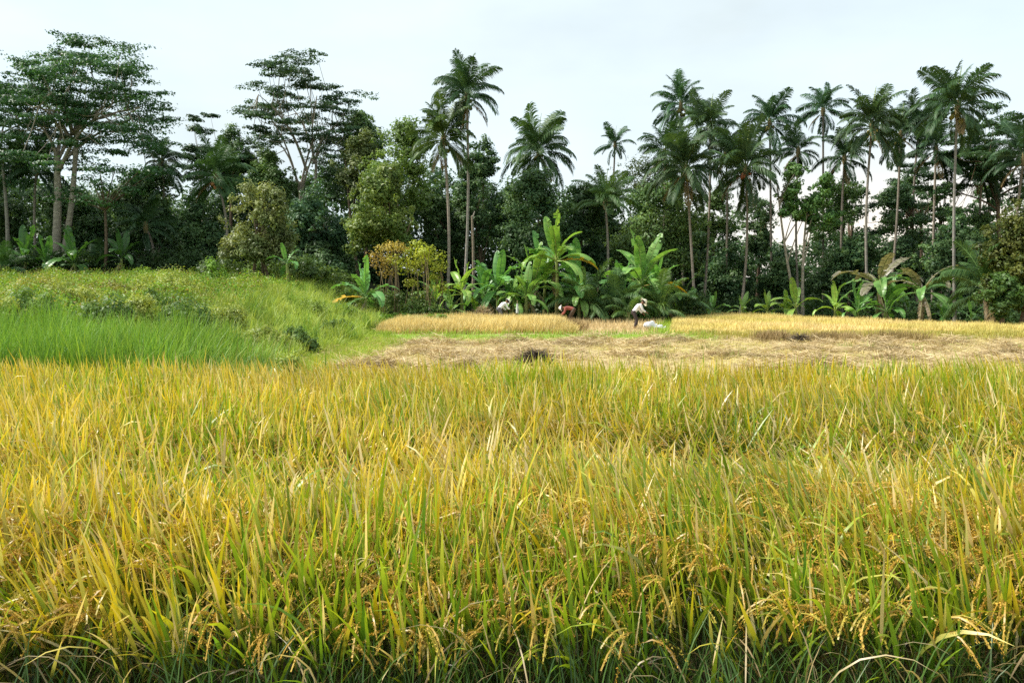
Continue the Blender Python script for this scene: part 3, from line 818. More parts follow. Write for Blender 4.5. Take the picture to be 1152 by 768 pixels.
P = np.stack([x, y, hz(x, y)], 1); P[:, 2] += R.random(n) ** .7 * np.clip(.45 + .4 * wob(x, y, 1.5), .1, .9)
leaves(fa, P, R.normal(size=(n, 3)) * .6 + [0, -.2, .9], R.uniform(.12, .26, n), mixc((0.10, 0.22, 0.035), (0.24, 0.38, 0.06), R.random(n)), aspect=.75)
tag(stuff(build("creeper_cover", fa, M_LEAF)), "bright green creepers spread over the ground left of the golden strip", "ground cover")

# ---- single broadleaved trees
DK = ((0.050, 0.118, 0.048), (0.135, 0.225, 0.078)); MD = ((0.075, 0.155, 0.050), (0.170, 0.265, 0.078)); LT = ((0.11, 0.19, 0.045), (0.20, 0.30, 0.062))
OL = ((0.085, 0.135, 0.038), (0.18, 0.22, 0.065)); BLU = ((0.045, 0.115, 0.058), (0.105, 0.195, 0.085))
g_fill = "dark trees closing the forest wall"
broadleaf("brown_tinged_tree", "brown tinged olive tree with thin stems beside the left bank", "tree", (243, 335, 195, 318), 50, 290, (0.11, 0.16, 0.05), (0.24, 0.27, 0.095), leaf=.2, nl=110, ncl=75, stems=5, tr=.09, lump=.2)
broadleaf("leafy_tree", "blue green bushy tree right of the brown tinged tree", "tree", (320, 395, 195, 312), 57, 357, *BLU, ncl=65)
broadleaf("leafy_tree", "rounded olive crown just right of the layered umbrella tree", "tree", (372, 442, 152, 225), 66, 405, *OL, ncl=50)
broadleaf("leafy_tree", "tall light green tree left of the twin tall palms", "tree", (408, 490, 118, 270), 62, 450, *LT, ncl=85, nl=110)
broadleaf("leafy_tree", "yellow olive tree above the vine covered shrub", "tree", (384, 470, 185, 305), 55, 428, (0.11, 0.19, 0.04), (0.25, 0.31, 0.075), ncl=75)
broadleaf("leafy_tree", "dark narrow tree behind the trunk of the tallest palm", "tree", (512, 575, 148, 310), 66, 545, *DK, ncl=80)
broadleaf("leafy_tree", "dense dark rounded tree above the tallest banana plant", "tree", (560, 642, 180, 310), 59, 600, *DK, ncl=90)
broadleaf("leafy_tree", "dense dark tree below the small distant palm", "tree", (618, 692, 198, 330), 60, 655, (0.028, 0.065, 0.025), (0.06, 0.12, 0.04), ncl=75)
broadleaf("leafy_tree", "broad mid green tree behind the banana plant with orange leaf", "tree", (668, 795, 192, 330), 62, 725, *MD, ncl=110)
broadleaf("leafy_tree", "grey green airy tree left of the upper pair of palms", "tree", (665, 760, 172, 240), 70, 712, (0.06, 0.10, 0.05), (0.11, 0.15, 0.075), ncl=50, nl=70, leaf=.22)
broadleaf("leafy_tree", "small dark dome of leaves above the palm with orange nuts", "tree", (238, 292, 136, 215), 69, 264, *DK, ncl=60, leaf=.22)
broadleaf("leafy_tree", "dark green tree left of the layered umbrella tree trunk", "tree", (270, 335, 165, 240), 68, 300, *MD, ncl=55)
broadleaf("leafy_tree", "dark tree peeping over the light green tree", "tree", (378, 440, 122, 190), 71, 410, *MD, ncl=45)
broadleaf("slender_tree", "bright leafed tree with slender pale trunk above right field", "tree", (868, 925, 172, 262), 58, 899, (0.08, 0.19, 0.05), (0.17, 0.31, 0.08), ncl=26, bark="pale", tr=.13)
broadleaf("slender_tree", "slender pale trunk leaning right close beside its straight twin", "tree", (895, 950, 195, 275), 57.5, 904, (0.07, 0.17, 0.045), (0.15, 0.28, 0.07), ncl=18, bark="pale", tr=.13)
broadleaf("bushy_tree", "big olive green bush cut by the right edge of the photo", "tree", (1108, 1200, 200, 372), 43, 1150, (0.055, 0.085, 0.018), (0.15, 0.165, 0.035), ncl=120, leaf=.2, lump=.2)
broadleaf("bushy_tree", "low bright leafed bush at the foot of the right edge bush", "bush", (1098, 1150, 300, 362), 42.2, 1128, (0.05, 0.11, 0.025), (0.11, 0.19, 0.045), ncl=40, leaf=.2)
for k, (bx_, D_, b_, lab) in enumerate((((-60, 40, 165, 310), 66, 0, "dark jungle tree at the far left edge behind pale slim trunk"),
                                   ((40, 130, 205, 305), 67, 80, "dark jungle tree behind the big forked tree trunk"),
                                   ((118, 205, 175, 305), 66, 150, "dark jungle tree right of the big forked tree"),
                                   ((190, 262, 222, 308), 64, 226, "dark jungle tree under the palm with orange nuts"),
                                   ((320, 400, 268, 330), 56, 360, "low dark shrubby tree behind the slope of the bank"),
                                   ((465, 525, 195, 310), 67, 492, "dark tree filling the gap behind the short twin palm"),
                                   ((785, 850, 262, 345), 66, 815, "dark low tree between the two shaggy palms"),
                                   ((845, 900, 270, 342), 67, 872, "dark low tree left of the slender pale trunks"),
                                   ((905, 985, 255, 345), 65, 945, "dark wide low tree right of the slender pale trunks"),
                                   ((975, 1045, 262, 342), 64, 1010, "dark low tree behind the withered banana plants"),
                                   ((1035, 1112, 232, 350), 58, 1072, "dark tree behind the tall palm on the right"))):
    broadleaf("dark_tree", lab, "tree", bx_, D_, b_, *DK, ncl=70, leaf=.28, group=g_fill)
for k_, (bx_, D_, b_, lab) in enumerate((((785, 832, 205, 290), 69, 806, "mid green tree behind the long bare palm trunk"),
                         ((835, 872, 222, 300), 70, 853, "dark green tree behind the shaggy palm with reddish nuts, right side"),
                         ((912, 972, 190, 300), 68, 944, "leafy tree filling the gap left of the trunk of the palm with yellow nuts"),
                         ((985, 1045, 195, 285), 66, 1022, "leafy tree right of the trunk of the palm with yellow nuts"),
                         ((1078, 1120, 225, 320), 60, 1098, "leafy tree between the tall right palm and the edge bush"),
                         ((655, 705, 200, 300), 68, 676, "leafy tree behind the short palm with upright fronds"),
                         ((735, 775, 185, 290), 69, 752, "leafy tree left of the bushy low hanging palm"))):
    broadleaf("leafy_tree", lab, "tree", bx_, D_, b_, *(MD if k_ % 2 == 0 else DK), ncl=42, nl=90, leaf=.25, lump=.26)
for bx_, D_, b_, lab in (((985, 1050, 185, 262), 72, 1020, "sparse tree with bright sky showing through above withered bananas"),
                         ((1035, 1075, 200, 262), 73, 1058, "sparse thin tree left of the tall right palm trunk"),
                         ((930, 985, 195, 262), 72, 955, "sparse tree showing peach sky right of the slender pale trunks"),
                         ((815, 880, 215, 275), 73, 850, "sparse tree with sky gaps behind the palm with red nuts"),
                         ((1085, 1130, 190, 262), 70, 1105, "sparse dark tree right of the tall right palm trunk")):
    broadleaf("sparse_tree", lab, "tree", bx_, D_, b_, *DK, ncl=22, nl=60, leaf=.26, group="sparse trees against the bright sky", lump=.2)

# ---- layered umbrella trees
AZ = ((0.036, 0.105, 0.045), (0.085, 0.185, 0.065))
albizia("umbrella_tree", "big umbrella tree with pale forked trunk at left", (0, 186, 36, 232), 60, 61, (64, 175), *AZ, nlimb=12, npad=105, padr=1.45, low=.12, thick=.15, nl=330, dome=.5, dexp=3.2, hpow=.62)
albizia("umbrella_tree", "umbrella tree cut off by the left edge", (-95, 30, 24, 215), 62, -30, (-26, 170), *AZ, nlimb=7, npad=55, padr=1.4)
albizia("umbrella_tree", "tall umbrella tree with flat layered crown standing above the forest", (266, 412, 60, 190), 70, 338, (338, 205), (0.035, 0.085, 0.045), (0.08, 0.15, 0.065), nlimb=10, npad=80, padr=1.2, dome=.45, nl=300, thick=.13, tr=.28)
albizia("umbrella_tree", "thin wispy tree with few tufts against the sky", (196, 262, 114, 215), 72, 226, (228, 225), (0.028, 0.075, 0.032), (0.06, 0.12, 0.045), nlimb=5, npad=26, padr=.95, tr=.2, twin=False, dome=.5, thick=.3)
albizia("umbrella_tree", "umbrella tree with airy crown at the right edge", (1058, 1200, 94, 262), 60, 1122, (1122, 215), (0.028, 0.075, 0.028), (0.065, 0.125, 0.04), nlimb=8, npad=58, padr=1.2, tr=.2, bark="brown", twin=False)
albizia("umbrella_tree", "airy dark tree behind the palms left of the tall right palm", (985, 1075, 165, 300), 71, 1034, (1036, 235), (0.022, 0.055, 0.025), (0.05, 0.095, 0.035), nlimb=6, npad=20, padr=1.1, tr=.16, bark="brown", twin=False, dome=.3)
r_ = root("low_branching_tree", (at(118, 325, 56)[0], 56, float(hz(at(118, 325, 56)[0], 56))), "low tree with bright green layered leaves before the forked trunk", "tree")
O = np.array(r_.location); pads = np.array([at(p, q, 56 + R.normal(0, .6)) for p, q in ((62, 222), (80, 214), (95, 225), (110, 206), (120, 228), (132, 212), (100, 200), (145, 200), (160, 190), (175, 193), (130, 190), (150, 215), (112, 190))]) - O
a = Acc(); rs = np.stack([R.uniform(.8, 1.3, 13), R.uniform(.8, 1.2, 13), R.uniform(.22, .36, 13)], 1)
clump_leaves(a, pads, rs, 130, .24, (0.03, 0.095, 0.03), (0.06, 0.15, 0.045), up=1.1); build("crown", a, M_LEAF, r_)
a = Acc(); tube(a, curve([0, 0, -.1], [.2, 0, pads[:, 2].min() - .5], [.1, 0, 0], 6), np.linspace(.12, .08, 6), BARKS["brown"][0])
for p in pads: tube(a, curve([.2, 0, pads[:, 2].min() - .5], p, [0, 0, .2], 5), np.linspace(.06, .02, 5), BARKS["brown"][0], 5)
build("trunk", a, M_BARK, r_, smooth=True)

# ---- coconut palms
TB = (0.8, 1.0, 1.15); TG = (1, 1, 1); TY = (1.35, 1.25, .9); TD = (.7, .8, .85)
palm("shaded palm left of the big forked trunk", 43, (41, 190), 61, 50, 18, TD, 0, nuts=False)  # dark tint paints the shade onto this palm's fronds
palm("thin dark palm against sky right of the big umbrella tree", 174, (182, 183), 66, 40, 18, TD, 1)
palm("palm with orange nut bunch above the left bank", 252, (243, 198), 58, 52, 20, (1.0, 1.15, .95), 1, nutc=(0.42, 0.19, 0.08))
palm("shorter twin palm with brown fronds hanging at left", 502, (499, 156), 56, 54, 20, TY, 3, tr=.17, bark=(0.30, 0.25, 0.20))
palm("tallest palm of the middle rising over its shorter twin", 520, (525, 108), 57, 56, 22, (.9, 1, 1.05), 2, tr=.16, bark=(0.30, 0.27, 0.23))
palm("wide palm behind the dark rounded tree", 604, (606, 170), 66, 56, 24, (1.1, 1.15, 1), 1)
palm("small distant palm poking above the trees", 694, (692, 163), 76, 27, 15, TB, 0, nuts=False)
palm("short palm with upright fronds among the middle trees", 680, (681, 228), 57, 50, 16, (1.1, 1.15, .95), 0, low=False, nuts=False)
palm("left palm of the upper pair in the right half", 769, (766, 118), 68, 42, 18, TB, 1)
palm("palm topping the long bare trunk in the right half", 791, (799, 142), 62, 48, 20, TG, 1)
palm("bushy palm hanging low before the long bare trunk", 783, (772, 190), 58, 62, 24, TG, 2)
palm("shaggy palm with reddish nuts and drooping fronds", 833, (839, 190), 59, 62, 24, TG, 2, nutc=(0.36, 0.13, 0.06))
palm("palm rising behind the shaggy palm with reddish nuts", 869, (866, 138), 67, 44, 19, TB, 0)
palm("small palm above the bright leafed slender tree", 900, (898, 170), 65, 36, 16, TD, 1, nuts=False)
palm("thin narrow palm above the slender pale trunks", 927, (926, 124), 68, 36, 16, TB, 1, nuts=False)
palm("palm with yellow nut bunch and full round crown", 979, (981, 142), 55, 58, 24, TG, 1, tr=.14, bark=(0.22, 0.2, 0.17), nutc=(0.55, 0.44, 0.12))
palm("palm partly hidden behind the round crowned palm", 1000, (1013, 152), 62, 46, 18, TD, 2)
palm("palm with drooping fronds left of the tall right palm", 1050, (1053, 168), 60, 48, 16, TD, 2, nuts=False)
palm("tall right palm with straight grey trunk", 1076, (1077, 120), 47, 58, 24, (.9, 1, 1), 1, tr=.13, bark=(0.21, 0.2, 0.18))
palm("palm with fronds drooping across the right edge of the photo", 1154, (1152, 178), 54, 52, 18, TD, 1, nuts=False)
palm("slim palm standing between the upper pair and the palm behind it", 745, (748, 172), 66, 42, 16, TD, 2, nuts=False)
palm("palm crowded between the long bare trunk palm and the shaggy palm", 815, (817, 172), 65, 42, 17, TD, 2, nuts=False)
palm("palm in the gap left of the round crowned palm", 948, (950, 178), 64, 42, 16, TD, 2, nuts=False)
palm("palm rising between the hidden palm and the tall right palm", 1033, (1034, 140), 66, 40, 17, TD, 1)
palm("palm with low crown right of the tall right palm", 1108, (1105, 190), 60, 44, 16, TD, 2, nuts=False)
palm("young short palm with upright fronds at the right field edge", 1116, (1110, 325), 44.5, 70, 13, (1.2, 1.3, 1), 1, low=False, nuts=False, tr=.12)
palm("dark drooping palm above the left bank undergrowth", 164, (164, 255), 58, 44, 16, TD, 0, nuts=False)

# ---- banana plants
BB = (.85, 1.1, 1.25); BY = (1.4, 1.3, 1)
banana("light green banana plant left of the middle banana thicket", 520, 50, 72, 8, BY, wide=.95)
banana("small banana plant under the light green one", 507, 49, 40, 6, TG, stem=.3)
banana("banana plant behind the worker in white", 560, 51, 78, 9, BB, dead=2)
banana("low banana plant at the right of the worker in white", 578, 50, 55, 7, TG)
banana("banana plant in the heart of the middle banana thicket", 600, 51, 88, 9, (1.15, 1.15, 1.1), dead=2)
banana("tallest banana plant with two leaves reaching up and a yellow leaf", 626, 50, 122, 10, (1.2, 1.2, 1), yellow=1, yaz=-.15, dead=2, stem=.56, wide=.9)
banana("banana plant leaning right beside the tallest one", 640, 51.5, 84, 8, BB, leanx=.08)
banana("broad banana plant with one orange leaf drooping right", 722, 52, 88, 10, (1.05, 1.15, 1.1), yellow=1, yaz=-.25, stem=.45, wide=1.1)
banana("blue green banana plant with orange dead leaves by the vines", 412, 45, 70, 7, BB, yellow=2, yaz=2.6, stem=.4)
banana("young banana plant left of the two slender pale trunks", 864, 57, 30, 6, BY, stem=.25, dead=0)
banana("young banana plant under the shaggy palm trunk", 835, 58, 26, 6, TG, stem=.25, dead=0)
banana("small pale banana plant just left of the slender trunk", 884, 56.5, 33, 6, BY, stem=.25, dead=0)
banana("banana shoot with one upright leaf at the slender trunks", 896, 55.5, 42, 5, BY, stem=.3, dead=0)
banana("banana shoot with single bright upright leaf", 940, 53, 40, 6, BY, stem=.3, dead=0)
banana("dark green banana plant below the withered ones", 998, 50.5, 52, 8, (.75, .95, 1), stem=.25)
banana("dark small banana plant left of the withered ones", 966, 52, 42, 7, (.75, .95, 1), stem=.25, dead=0)
banana("withered grey brown banana plant behind round crowned palm trunk", 988, 52.5, 92, 9, (.8, .9, .9), grey=6, dead=2)
banana("withered banana plant with brown trunk right of the other", 1038, 48.5, 84, 9, (.7, .85, .9), grey=5, dead=3)
banana("small banana plant left of the tall right palm base", 1062, 48, 28, 5, (.8, 1, 1), stem=.25, dead=0)
banana("small banana plant right of the tall right palm base", 1094, 46.5, 32, 5, (.8, 1, 1), stem=.25, dead=0)
banana("shaded banana plant at the far left above the bank", 30, 56, 55, 8, (.45, .62, .6), stem=.3)  # dark tints here and on the next three paint the wood's shade on leaves
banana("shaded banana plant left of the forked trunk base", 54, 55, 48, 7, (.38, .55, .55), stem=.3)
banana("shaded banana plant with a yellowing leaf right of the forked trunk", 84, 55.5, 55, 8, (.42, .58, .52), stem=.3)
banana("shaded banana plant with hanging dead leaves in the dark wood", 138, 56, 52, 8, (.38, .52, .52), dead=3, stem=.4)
banana("lone pale leafed banana plant beside the brown tinged tree", 323, 48, 52, 4, BB, stem=.5)
banana("low banana plant at the left end of the right field", 775, 56, 32, 6, (.8, 1, 1), stem=.25)
banana("low banana plant by the long bare trunk", 803, 57, 30, 6, (.8, 1, 1), stem=.25)

banana("banana plant filling the left half of the middle thicket", 545, 51.5, 66, 9, BB, dead=2)
banana("banana plant with arching leaves just right of the cloth on a stake", 592, 49.5, 62, 9, (1.1, 1.15, 1.1), dead=2)
banana("short banana plant right of the tallest one", 652, 50, 58, 8, TG, dead=2)
banana("banana plant half hidden behind the tallest one", 614, 52.5, 100, 9, BB, dead=1)
banana("banana plant left behind the broad one with orange leaf", 703, 53.5, 70, 8, BB, dead=1)
banana("banana plant right behind the broad one with orange leaf", 738, 53.5, 76, 9, BB, dead=2)
banana("green banana plant left of the light green one", 490, 51, 50, 7, TG)
fern_palm("feathery palm clump right of the yellow banana leaf", 664, 50, 72, 14, (1.5, 1.5, 1.2), dead=1)
fern_palm("feathery palm clump below the broad banana plant", 693, 49.5, 66, 14, (1.4, 1.45, 1.1), dead=1)
fern_palm("feathery palm clump under the orange banana leaf", 742, 50, 60, 13, (1.45, 1.4, 1.0), dead=1)
fern_palm("small feathery palm left of the bending worker", 708, 48, 40, 10, (1.5, 1.5, 1))
fern_palm("dark feathery palm behind the bending worker", 765, 54, 52, 12, (1, 1.1, 1))
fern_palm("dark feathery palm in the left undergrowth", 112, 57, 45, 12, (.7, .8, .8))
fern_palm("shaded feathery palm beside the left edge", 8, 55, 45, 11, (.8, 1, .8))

SHRUBS = []
# ---- shrubs on the bank and the vine-covered thicket
def bush(label, px, py, D, w, h, cA, cB, leaf=.11, ncl=34, nl=90, name="shrub", group="shrubs on the left bank"):
    s = m_per_px(D); x = at(px, 325, D)[0]; z = float(hz(x, D))
    rt = root(name, (x, D, z), label, "shrub", group)
    W = w * s / 2; H = h * s
    d = unit(R.normal(size=(ncl, 3))); d[:, 2] = np.abs(d[:, 2])
    cs = d * [W, W * .8, H * .85] * R.uniform(.3, .95, (ncl, 1)) + [0, 0, .1]
    a = Acc(); clump_leaves(a, cs, np.full((ncl, 3), min(W, H) * .3) * R.uniform(.6, 1.3, (ncl, 1)), nl, leaf, cA, cB); build("foliage", a, M_LEAF, rt)
    a = Acc()
    for c in cs[::2]: tube(a, curve([c[0] * .15, c[1] * .15, -.05], c, [0, 0, .1], 5), np.linspace(.018, .006, 5), (0.16, 0.11, 0.06), 5)
    build("stem", a, M_BARK, rt, smooth=True)
for px_, py_, D_, w_, h_, dk, lab in ((30, 345, 22.5, 90, 52, 1, "wide dark shrub under the far left end of the bank crest"), (120, 345, 22.3, 80, 46, 1, "dark wide shrub in the middle of the shrubs above the tall grass"),
                              (152, 340, 23.5, 70, 46, 0, "yellow green shrub between two dark ones above the tall grass"), (205, 335, 23.5, 80, 52, 1, "dark shrub at the right end of the shrubs above the tall grass"),
                              (0, 345, 21.5, 70, 46, 0, "bright shrub cut by the left edge just above the tall grass"), (248, 335, 27, 80, 46, 0, "pale leafy shrub where the bank starts to slope down"),
                              (290, 345, 24, 70, 34, 0, "low pale shrub midway down the slope"), (310, 365, 19, 70, 32, 0, "low pale shrub low on the slope above the rice"),
                              (330, 350, 26, 50, 30, 1, "small dark shrub midway down the slope"), (75, 322, 30, 90, 34, 0, "yellowish shrub on the bank crest left of the olive shrub"), (190, 316, 34, 90, 34, 0, "yellowish shrub on the bank crest right of the olive shrub")):
    SHRUBS.append((lab, px_, py_, D_, w_, h_, dk))
bush("yellow green shrub at the left edge on the bank", 12, 330, 26, 70, 42, (0.16, 0.22, 0.03), (0.32, 0.36, 0.06))
bush("dark rounded shrub second along the bank", 62, 342, 24, 60, 34, (0.06, 0.13, 0.025), (0.14, 0.22, 0.04))
bush("brown stemmed sparse shrub between dark shrubs on the bank", 95, 345, 23.5, 44, 28, (0.12, 0.13, 0.04), (0.22, 0.18, 0.07), ncl=20, nl=60)
bush("dark green shrub in the middle of the bank", 178, 335, 27, 66, 40, (0.06, 0.13, 0.025), (0.15, 0.23, 0.04))
bush("pale green shrub above the tall grass", 222, 345, 24.5, 55, 34, (0.16, 0.25, 0.04), (0.30, 0.37, 0.07))
bush("bright green shrub on top of the bank before the brown tinged tree", 238, 305, 42, 46, 40, (0.12, 0.25, 0.03), (0.22, 0.38, 0.05), leaf=.14)
bush("olive shrub on the crest of the bank left of centre", 128, 318, 33, 80, 26, (0.16, 0.19, 0.035), (0.32, 0.31, 0.06))
bush("low olive shrub on the crest near the left edge", 40, 316, 34, 66, 28, (0.16, 0.2, 0.035), (0.34, 0.33, 0.06))
bush("dark leafy shrub at the end of the tall grass", 262, 385, 17.5, 66, 36, (0.07, 0.15, 0.03), (0.15, 0.26, 0.05), leaf=.08)
bush("dark weedy shrub on the slope by the creepers", 378, 340, 33, 40, 24, (0.07, 0.14, 0.03), (0.15, 0.23, 0.05))
bush("small green shrub at the lower end of the slope", 345, 330, 36, 48, 22, (0.12, 0.2, 0.035), (0.24, 0.32, 0.06))
bush("green shrub under the vine covered thicket", 470, 325, 46, 60, 34, (0.05, 0.11, 0.025), (0.12, 0.2, 0.04), leaf=.16, group=None)
bush("bright green bush beside the blue green banana plant", 398, 300, 46, 46, 34, (0.1, 0.2, 0.03), (0.2, 0.32, 0.05), leaf=.16, group=None)
bush("mossy green bush behind the bending worker", 720, 348, 50, 60, 26, (0.07, 0.16, 0.03), (0.16, 0.28, 0.05), leaf=.16, group=None)

for lab, px_, py_, D_, w_, h_, dk in SHRUBS:
    cA, cB = (((0.075, 0.15, 0.035), (0.17, 0.27, 0.06)), ((0.19, 0.26, 0.045), (0.40, 0.44, 0.09)))[1 - dk]
    bush(lab, px_, py_, D_, w_, h_, cA, cB, ncl=48, nl=100)
D = 47; s = m_per_px(D); bx = at(452, 325, D)[0]; bz = float(hz(bx, D)); O = np.array([bx, D, bz])
vt = root("vine_covered_thicket", O, "thicket topped with yellow green vines and an orange brown patch", "thicket")
a = Acc(); cs = np.array([at(p, q, D + R.normal(0, .5)) - O for p, q in ((446, 292), (460, 283), (470, 275), (481, 281), (492, 290), (464, 292), (480, 292), (456, 300), (494, 301), (476, 284), (488, 311), (470, 302), (497, 322), (462, 318), (478, 330))])
clump_leaves(a, cs, np.tile([.72, .8, .42], (len(cs), 1)) * R.uniform(.6, 1.2, (len(cs), 1)), 170, .15, (0.24, 0.30, 0.025), (0.42, 0.44, 0.05), up=1); build("vine_canopy", a, M_LEAF, vt)
a = Acc(); cs2 = np.array([at(p, q, D + R.normal(0, .4)) - O for p, q in ((422, 288), (433, 279), (443, 276), (428, 296), (440, 291), (452, 279), (436, 306))])
clump_leaves(a, cs2, np.tile([.6, .7, .34], (len(cs2), 1)), 130, .15, (0.30, 0.20, 0.05), (0.42, 0.36, 0.08), up=1); o = build("withered_vines", a, M_LEAF, vt); o["label"] = "orange brown withered vines"
a = Acc()
for k in range(26):
    c = np.concatenate([cs, cs2])[k % (len(cs) + len(cs2))] + R.normal(0, .3, 3) * [1, 1, 0]
    tube(a, curve([c[0] + R.normal(0, .15), c[1], -.05], c, R.normal(0, .3, 3), 6), np.linspace(.03, .012, 6), (0.22, 0.17, 0.09), 5)
build("stem", a, M_BARK, vt, smooth=True)
a = Acc(); n_ = 60; c3 = np.stack([R.uniform(-1.9, 2.2, n_), R.normal(0, .5, n_), R.uniform(.1, 1.7, n_)], 1); clump_leaves(a, c3, np.tile([.35, .35, .4], (n_, 1)), 60, .15, (0.06, 0.12, 0.03), (0.16, 0.22, 0.05)); build("lower_foliage", a, M_LEAF, vt)

# bare snag between the palms
x = at(531, 325, 58)[0]; O = np.array([x, 58, float(hz(x, 58))]); a = Acc()
tube(a, curve([0, 0, -.1], at(531, 243, 58) - O, [.1, 0, 0], 8), np.linspace(.13, .08, 8), (0.26, 0.21, 0.15)); tube(a, curve(at(531, 247, 58) - O, at(534, 238, 58) - O, [0, 0, 0], 4), np.linspace(.07, .03, 4), (0.40, 0.36, 0.30), 6)
o = build("dead_trunk", a, M_BARK, smooth=True); o.location = O; tag(o, "bare dead trunk right of the tallest palm trunk", "tree")
x = at(6, 325, 60)[0]; O = np.array([x, 60, float(hz(x, 60))]); r_ = root("slim_tree", O, "slim pale trunk at the far left edge", "tree")
a = Acc(); tube(a, curve([.3, 0, -.1], at(3, 185, 60) - O, [.1, 0, 0], 8), np.linspace(.16, .09, 8), (0.24, 0.22, 0.18)); build("trunk", a, M_BARK, r_, smooth=True)
a = Acc(); c0 = at(2, 172, 60) - O; clump_leaves(a, c0 + R.normal(0, 1, (18, 3)) * [1.3, 1, .8], np.full((18, 3), .6), 90, .26, *DK); build("crown", a, M_LEAF, r_)

# ------------------------------------------------------------------ clumps and heaps on the fields
def heap(name, label, cat, px, D, w, h, cA, cB, n=1500, L=(.2, .5), lay=True, group=None, bw=(.01, .025)):
    x = at(px, 325, D)[0]; z = float(hz(x, D))
    q = R.normal(0, .42, (n, 2)); r = np.hypot(q[:, 0], q[:, 1])
    P = np.stack([q[:, 0] * w, q[:, 1] * w * .7, np.exp(-r ** 2 * 2.5) * h * R.random(n) ** .5 if lay else 0 * r], 1)
    a = Acc(); c = mixc(cA, cB, R.random(n)); a0 = R.uniform(.9, 1.8, n) if lay else np.abs(R.normal(.1, .3, n))
    ribbon(a, P, R.uniform(0, 6.28, n), a0, a0 + R.normal(.3, .3, n), R.uniform(*L, n), R.uniform(*bw, n), 3, c, c)
    o = build(name, a, M_STRAW); o.location = (x, D, z); tag(o, label, cat, group)
    return o
heap("burnt_straw_heap", "dark burnt straw heap in front of the stubble", "straw heap", 602, 23, .45, .42, (0.03, 0.028, 0.022), (0.14, 0.11, 0.08), 1500)
heap("straw_heap", "pale tan straw heap left of the worker in white", "straw heap", 543, 46.5, 1.0, 1.1, (0.5, 0.38, 0.22), (0.6, 0.48, 0.3), 1800)
heap("dry_tuft", "brown dry tuft at the right end of the golden strip", "dry grass", 640, 38.5, .9, .4, (0.26, 0.18, 0.08), (0.4, 0.29, 0.14), 1200, (.35, .75), False)
heap("dry_tuft", "leftmost brown dry tuft before the right field", "dry grass", 872, 33.5, .9, .4, (0.26, 0.19, 0.09), (0.4, 0.3, 0.15), 1300, (.25, .6), False, "dry tufts before the right field")
heap("dry_tuft", "wide brown dry tuft middle of the right field front", "dry grass", 940, 33.2, 1.5, .4, (0.28, 0.2, 0.09), (0.44, 0.33, 0.16), 1500, (.25, .55), False, "dry tufts before the right field")
heap("dry_tuft", "darker dry tuft rightmost before the right field", "dry grass", 1012, 33, 1.6, .4, (0.22, 0.16, 0.07), (0.38, 0.29, 0.12), 1800, (.25, .6), False, "dry tufts before the right field")
heap("dark_soil_clod", "small dark heap of soil and straw beside the leftmost tuft", "heap", 902, 32.5, .45, .3, (0.05, 0.045, 0.035), (0.22, 0.17, 0.12), 900)

# ------------------------------------------------------------------ people
def skinned(name, pts, edges, rad, mat, parent, sub=2, root_i=0):
    me = bpy.data.meshes.new(name); me.from_pydata([tuple(p) for p in pts], edges, [])
    o = link(name, me, parent); me.materials.append(mat)
    m = o.modifiers.new("skin", "SKIN"); m.use_smooth_shade = True
    for v, r in zip(me.skin_vertices[0].data, rad):
        v.radius = (r, r) if np.isscalar(r) else r
    for v in me.skin_vertices[0].data: v.use_root = False
    me.skin_vertices[0].data[root_i].use_root = True
    s = o.modifiers.new("sub", "SUBSURF"); s.levels = sub; s.render_levels = sub
    return o


